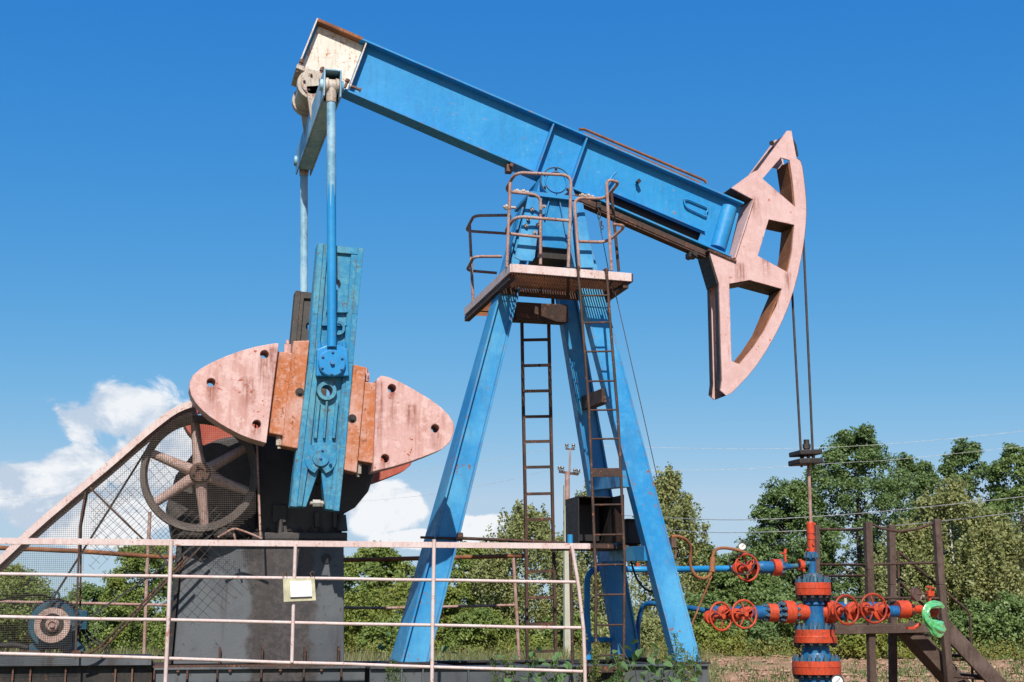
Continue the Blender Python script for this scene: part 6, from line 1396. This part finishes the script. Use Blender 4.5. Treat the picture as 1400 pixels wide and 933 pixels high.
def scatter(n, px0, px1, d0, d1, clump):
    k = n // clump; px = rng.uniform(px0, px1, k); d = d0 * (d1 / d0) ** rng.uniform(0, 1, k)
    az = np.arctan2((px - CX) / FPX / cos(PITCH), 1.0) + YAW
    x, y = np.sin(az) * d, np.cos(az) * d
    X = np.repeat(x, clump) + rng.normal(size=k * clump) * 0.16; Y = np.repeat(y, clump) + rng.normal(size=k * clump) * 0.16
    return np.stack([X, Y, np.array([gh(a, b) for a, b in zip(X, Y)]) - 0.01], 1)
Pg = scatter(46000, -250, 960, 22, 90, 8); blades('field_grass', Pg, rng.uniform(0.15, 0.55, len(Pg)), 0.5, 0.03, 'grass_blade', 'dry yellow grass across the field behind the pumpjack', 'grass')
Pg = scatter(5200, 930, 1700, 26, 70, 13); blades('sparse_grass', Pg, rng.uniform(0.06, 0.26, len(Pg)), 0.6, 0.03, 'weed_leaf', 'sparse green tufts on the bare brown soil', 'grass')
Pg = scatter(16000, -200, 1650, 9.5, 22, 10); blades('near_grass', Pg, rng.uniform(0.12, 0.40, len(Pg)), 0.5, 0.016, 'weed_leaf', 'green grass round the foot of the pumpjack', 'grass')
# yellow herb belt in front of the trees
C, N = [], []
for k in range(230):
    px = rng.uniform(940, 1600) if k % 4 else rng.uniform(460, 940); d_ = rng.uniform(53, 63); b = PD(px, 880, d_); h = rng.uniform(0.2, 0.8); n_ = 60
    q = rng.normal(size=(n_, 3)) * np.array([0.22, 0.22, 0.18]) * (0.6 + h); q[:, 2] = np.abs(q[:, 2]) + rng.uniform(0, 1, n_) * h
    C.append(np.array([b.x, b.y, 0.0]) + q); N.append(rng.normal(size=(n_, 3)) + np.array([0, 0, .6]))
me = leaf_mesh('yellow_herbs', np.concatenate(C), np.concatenate(N), 0.075, 'goldenrod', rng); o = bpy.data.objects.new('yellow_herbs', me); COL.objects.link(o); tag(o, 'belt of yellow flowering herbs before the trees', 'herbs', None, 'stuff')
C, N = [], []
for k in range(150):
    px = rng.uniform(930, 1700); d_ = 27 * (64 / 27) ** rng.uniform(); b = PD(px, 880, d_); h = rng.uniform(0.05, 0.35); n_ = int(20 + 60 * h)
    q = rng.normal(size=(n_, 3)) * np.array([0.14, 0.14, 0.1]) * (0.5 + 2 * h); q[:, 2] = np.abs(q[:, 2]) + rng.uniform(0, 1, n_) * h
    C.append(np.array([b.x, b.y, gh(b.x, b.y)]) + q); N.append(rng.normal(size=(n_, 3)) + np.array([0, 0, .8]))
me = leaf_mesh('ground_weeds', np.concatenate(C), np.concatenate(N), 0.075, 'weed_leaf', rng); o = bpy.data.objects.new('ground_weeds', me); COL.objects.link(o); tag(o, 'low leafy weeds dotted over the bare brown soil', 'weeds', None, 'stuff')
t = NT('clod'); n = t.noise(6, 6, 0.6); t.done(t.mix(t.ramp(n, 0.35, 0.65), (0.27, 0.155, 0.10), (0.45, 0.30, 0.21)), 0.95, 0, 0.1)
cl = MB(); rr_ = random.Random(9)
for k in range(2600):
    px = rr_.uniform(930, 1650); d_ = 27 * (66 / 27) ** rr_.random(); b = PD(px, 880, d_); sz = rr_.uniform(0.02, 0.10) * (1.6 if rr_.random() < 0.1 else 1); c0 = Vector((b.x, b.y, gh(b.x, b.y) + sz * 0.15))
    cl.add([c0 + Vector((rr_.uniform(.7, 1.3) * x, rr_.uniform(.7, 1.3) * y, rr_.uniform(.5, 1) * z)) * sz for x, y, z in ((1, 0, 0), (0, 1, 0), (-1, 0, 0), (0, -1, 0), (0, 0, .8), (0, 0, -.6))], [(0, 1, 4), (1, 2, 4), (2, 3, 4), (3, 0, 4), (1, 0, 5), (2, 1, 5), (3, 2, 5), (0, 3, 5)])
me = cl.mesh('soil_clods'); setmat(me, 'clod'); o = bpy.data.objects.new('soil_clods', me); COL.objects.link(o); tag(o, 'dry clods strewn over the bare brown soil', 'clods', None, 'stuff')
# ------------------------------------------------------------------ weeds growing against the base
WG = 'weeds against the pump base'
def weed(px, top, v, kind, label, seed):
    r_ = random.Random(seed); b = PV(px, 930, v); b.z = 0.0; H = PV(px, top, v).z
    t_ = thing('weed', b, label, 'weed', WG)
    m = MB(); pts = [b - ZV * 0.03]; 
    for i in range(1, 8): pts.append(b + Vector((r_.uniform(-.02, .02) * i, r_.uniform(-.02, .02) * i, H * i / 7)))
    m.tube(pts, 0.008, 5, 0, True, lambda q: 0.009 * (1 - 0.7 * q)); obj('stem', m, 'weed_leaf', t_)
    if kind == 'broad':
        lm = broad_me
        n = int(H / 0.055)
        for i in range(n):
            k = 0.30 + 0.70 * i / n; p = pts[0] + (pts[-1] - pts[0]) * k; a = i * 2.4 + r_.uniform(-.3, .3); s = r_.uniform(0.09, 0.165) * (1.15 - 0.45 * k)
            stem = Vector((cos(a), sin(a), 0.35)) * s * 0.5
            o = inst('leaf', lm, t_, p + stem); o.rotation_mode = 'QUATERNION'
            o.rotation_quaternion = Quaternion((0, 0, 1), a) @ Quaternion((0, 1, 0), r_.uniform(-0.2, 0.75)) @ Quaternion((1, 0, 0), r_.uniform(-0.5, 0.5)); o.scale = (s, s, s)
    else:
        C, N = [], []
        for i in range(420):
            k = r_.random(); z = H * (0.35 + 0.65 * k); w = 0.11 * (1.1 - k * 0.8); a = r_.uniform(0, 2 * pi); q = r_.random()
            C.append((b.x + (pts[-1].x - b.x) * k + cos(a) * w * q, b.y + sin(a) * w * q, z + w * q * 0.8)); N.append((r_.gauss(0, 1), r_.gauss(0, 1), r_.gauss(0, .5)))
        me = leaf_mesh('leaf_sprays', np.array(C), np.array(N), 0.034, 'goldenrod' if kind == 'gold' else 'weed_leaf', rng, 0.28, off=b); o = bpy.data.objects.new('leaf_sprays', me); COL.objects.link(o); o.parent = t_
mb = MB(); L = [(0, 0), (0.12, 0.30), (0.35, 0.40), (0.65, 0.30), (1.0, 0)]
vs = [(x, 0, -0.25 * x * x) for x, w in L] + [(x, w, -0.25 * x * x + 0.22 * w) for x, w in L] + [(x, -w, -0.25 * x * x + 0.22 * w) for x, w in L]
mb.add(vs, [(i, i + 1, 6 + i, 5 + i) for i in range(4)] + [(i + 1, i, 10 + i, 11 + i) for i in range(4)], True)
broad_me = mb.mesh('leaf'); setmat(broad_me, 'broad_leaf')
WEEDS = [(712, 894, 12.5, 'broad', 'broad leaved weed directly left of the ladder foot weeds'), (735, 900, 12.3, 'broad', 'low broad leaved weed in front of the railing end'), (756, 888, 12.8, 'broad', 'broad leaved weed behind the lowest rail end'), (848, 880, 12.6, 'broad', 'broad leaved weed climbing the rod ladder foot'), (880, 878, 12.7, 'broad', 'broad leaved weed between rod ladder and right leg foot'), (905, 892, 12.6, 'broad', 'broad leaved weed touching the right leg base'), (925, 898, 12.2, 'broad', 'broad leaved weed right in front of the right base plate'), (866, 906, 12.1, 'broad', 'lowest broad leaved weed right of the ladder step'), (690, 902, 12.4, 'feather', 'feathery weed left of the broad leaved weeds'), (815, 878, 12.6, 'gold', 'yellow feathery weed beside the rod ladder stile'), (952, 892, 12.9, 'gold', 'yellow weed at the right end of the base'), (928, 882, 12.6, 'feather', 'feathery weed overlapping the right leg foot'), (533, 862, 15.8, 'broad', 'broad leaved weed rising right of the left leg foot'), (724, 886, 12.7, 'broad', 'broad leaved weed below the flat bar ladder'), (745, 880, 12.6, 'broad', 'broad leaved weed just left of the railing end post'), (770, 892, 12.5, 'broad', 'low broad leaved weed under the railing end'),
         (872, 872, 12.5, 'broad', 'tall broad leaved weed left of the front right leg foot'), (892, 886, 12.4, 'broad', 'broad leaved weed leaning on the front right leg foot'), (858, 896, 12.3, 'broad', 'low broad leaved weed right of the rod ladder'), (912, 902, 12.3, 'broad', 'low weed in front of the right base plate'),
         (936, 868, 12.5, 'feather', 'thin feathery weed in front of the right leg foot'), (946, 884, 12.4, 'feather', 'short feathery weed right of the right leg foot'), (542, 912, 12.6, 'feather', 'feathery weed below the left leg foot'), (556, 904, 12.7, 'feather', 'slightly taller feathery weed below the left leg foot'),
         (697, 872, 12.9, 'gold', 'yellow feathery weed left of the flat bar ladder foot'), (802, 888, 12.5, 'feather', 'feathery weed beside the railing end post'), (786, 870, 12.8, 'gold', 'yellow feathery weed behind the railing end post'), (884, 850, 15.9, 'gold', 'tall yellow weed between the two right tower legs'),
         (834, 900, 12.2, 'feather', 'feathery weed at the rod ladder foot'), (760, 906, 12.2, 'feather', 'low feathery weed in front of the base beam'), (900, 862, 15.8, 'gold', 'yellow weed showing left of the front right leg'), (205, 893, 14.9, 'broad', 'small leafy weed on the frame left of the pedestal'), (600, 880, 15.9, 'broad', 'leafy weed beyond the base, right of the left leg')]
for i, (px, top, v, kd, lab) in enumerate(WEEDS): weed(px, top, v, kd, lab, 300 + i)
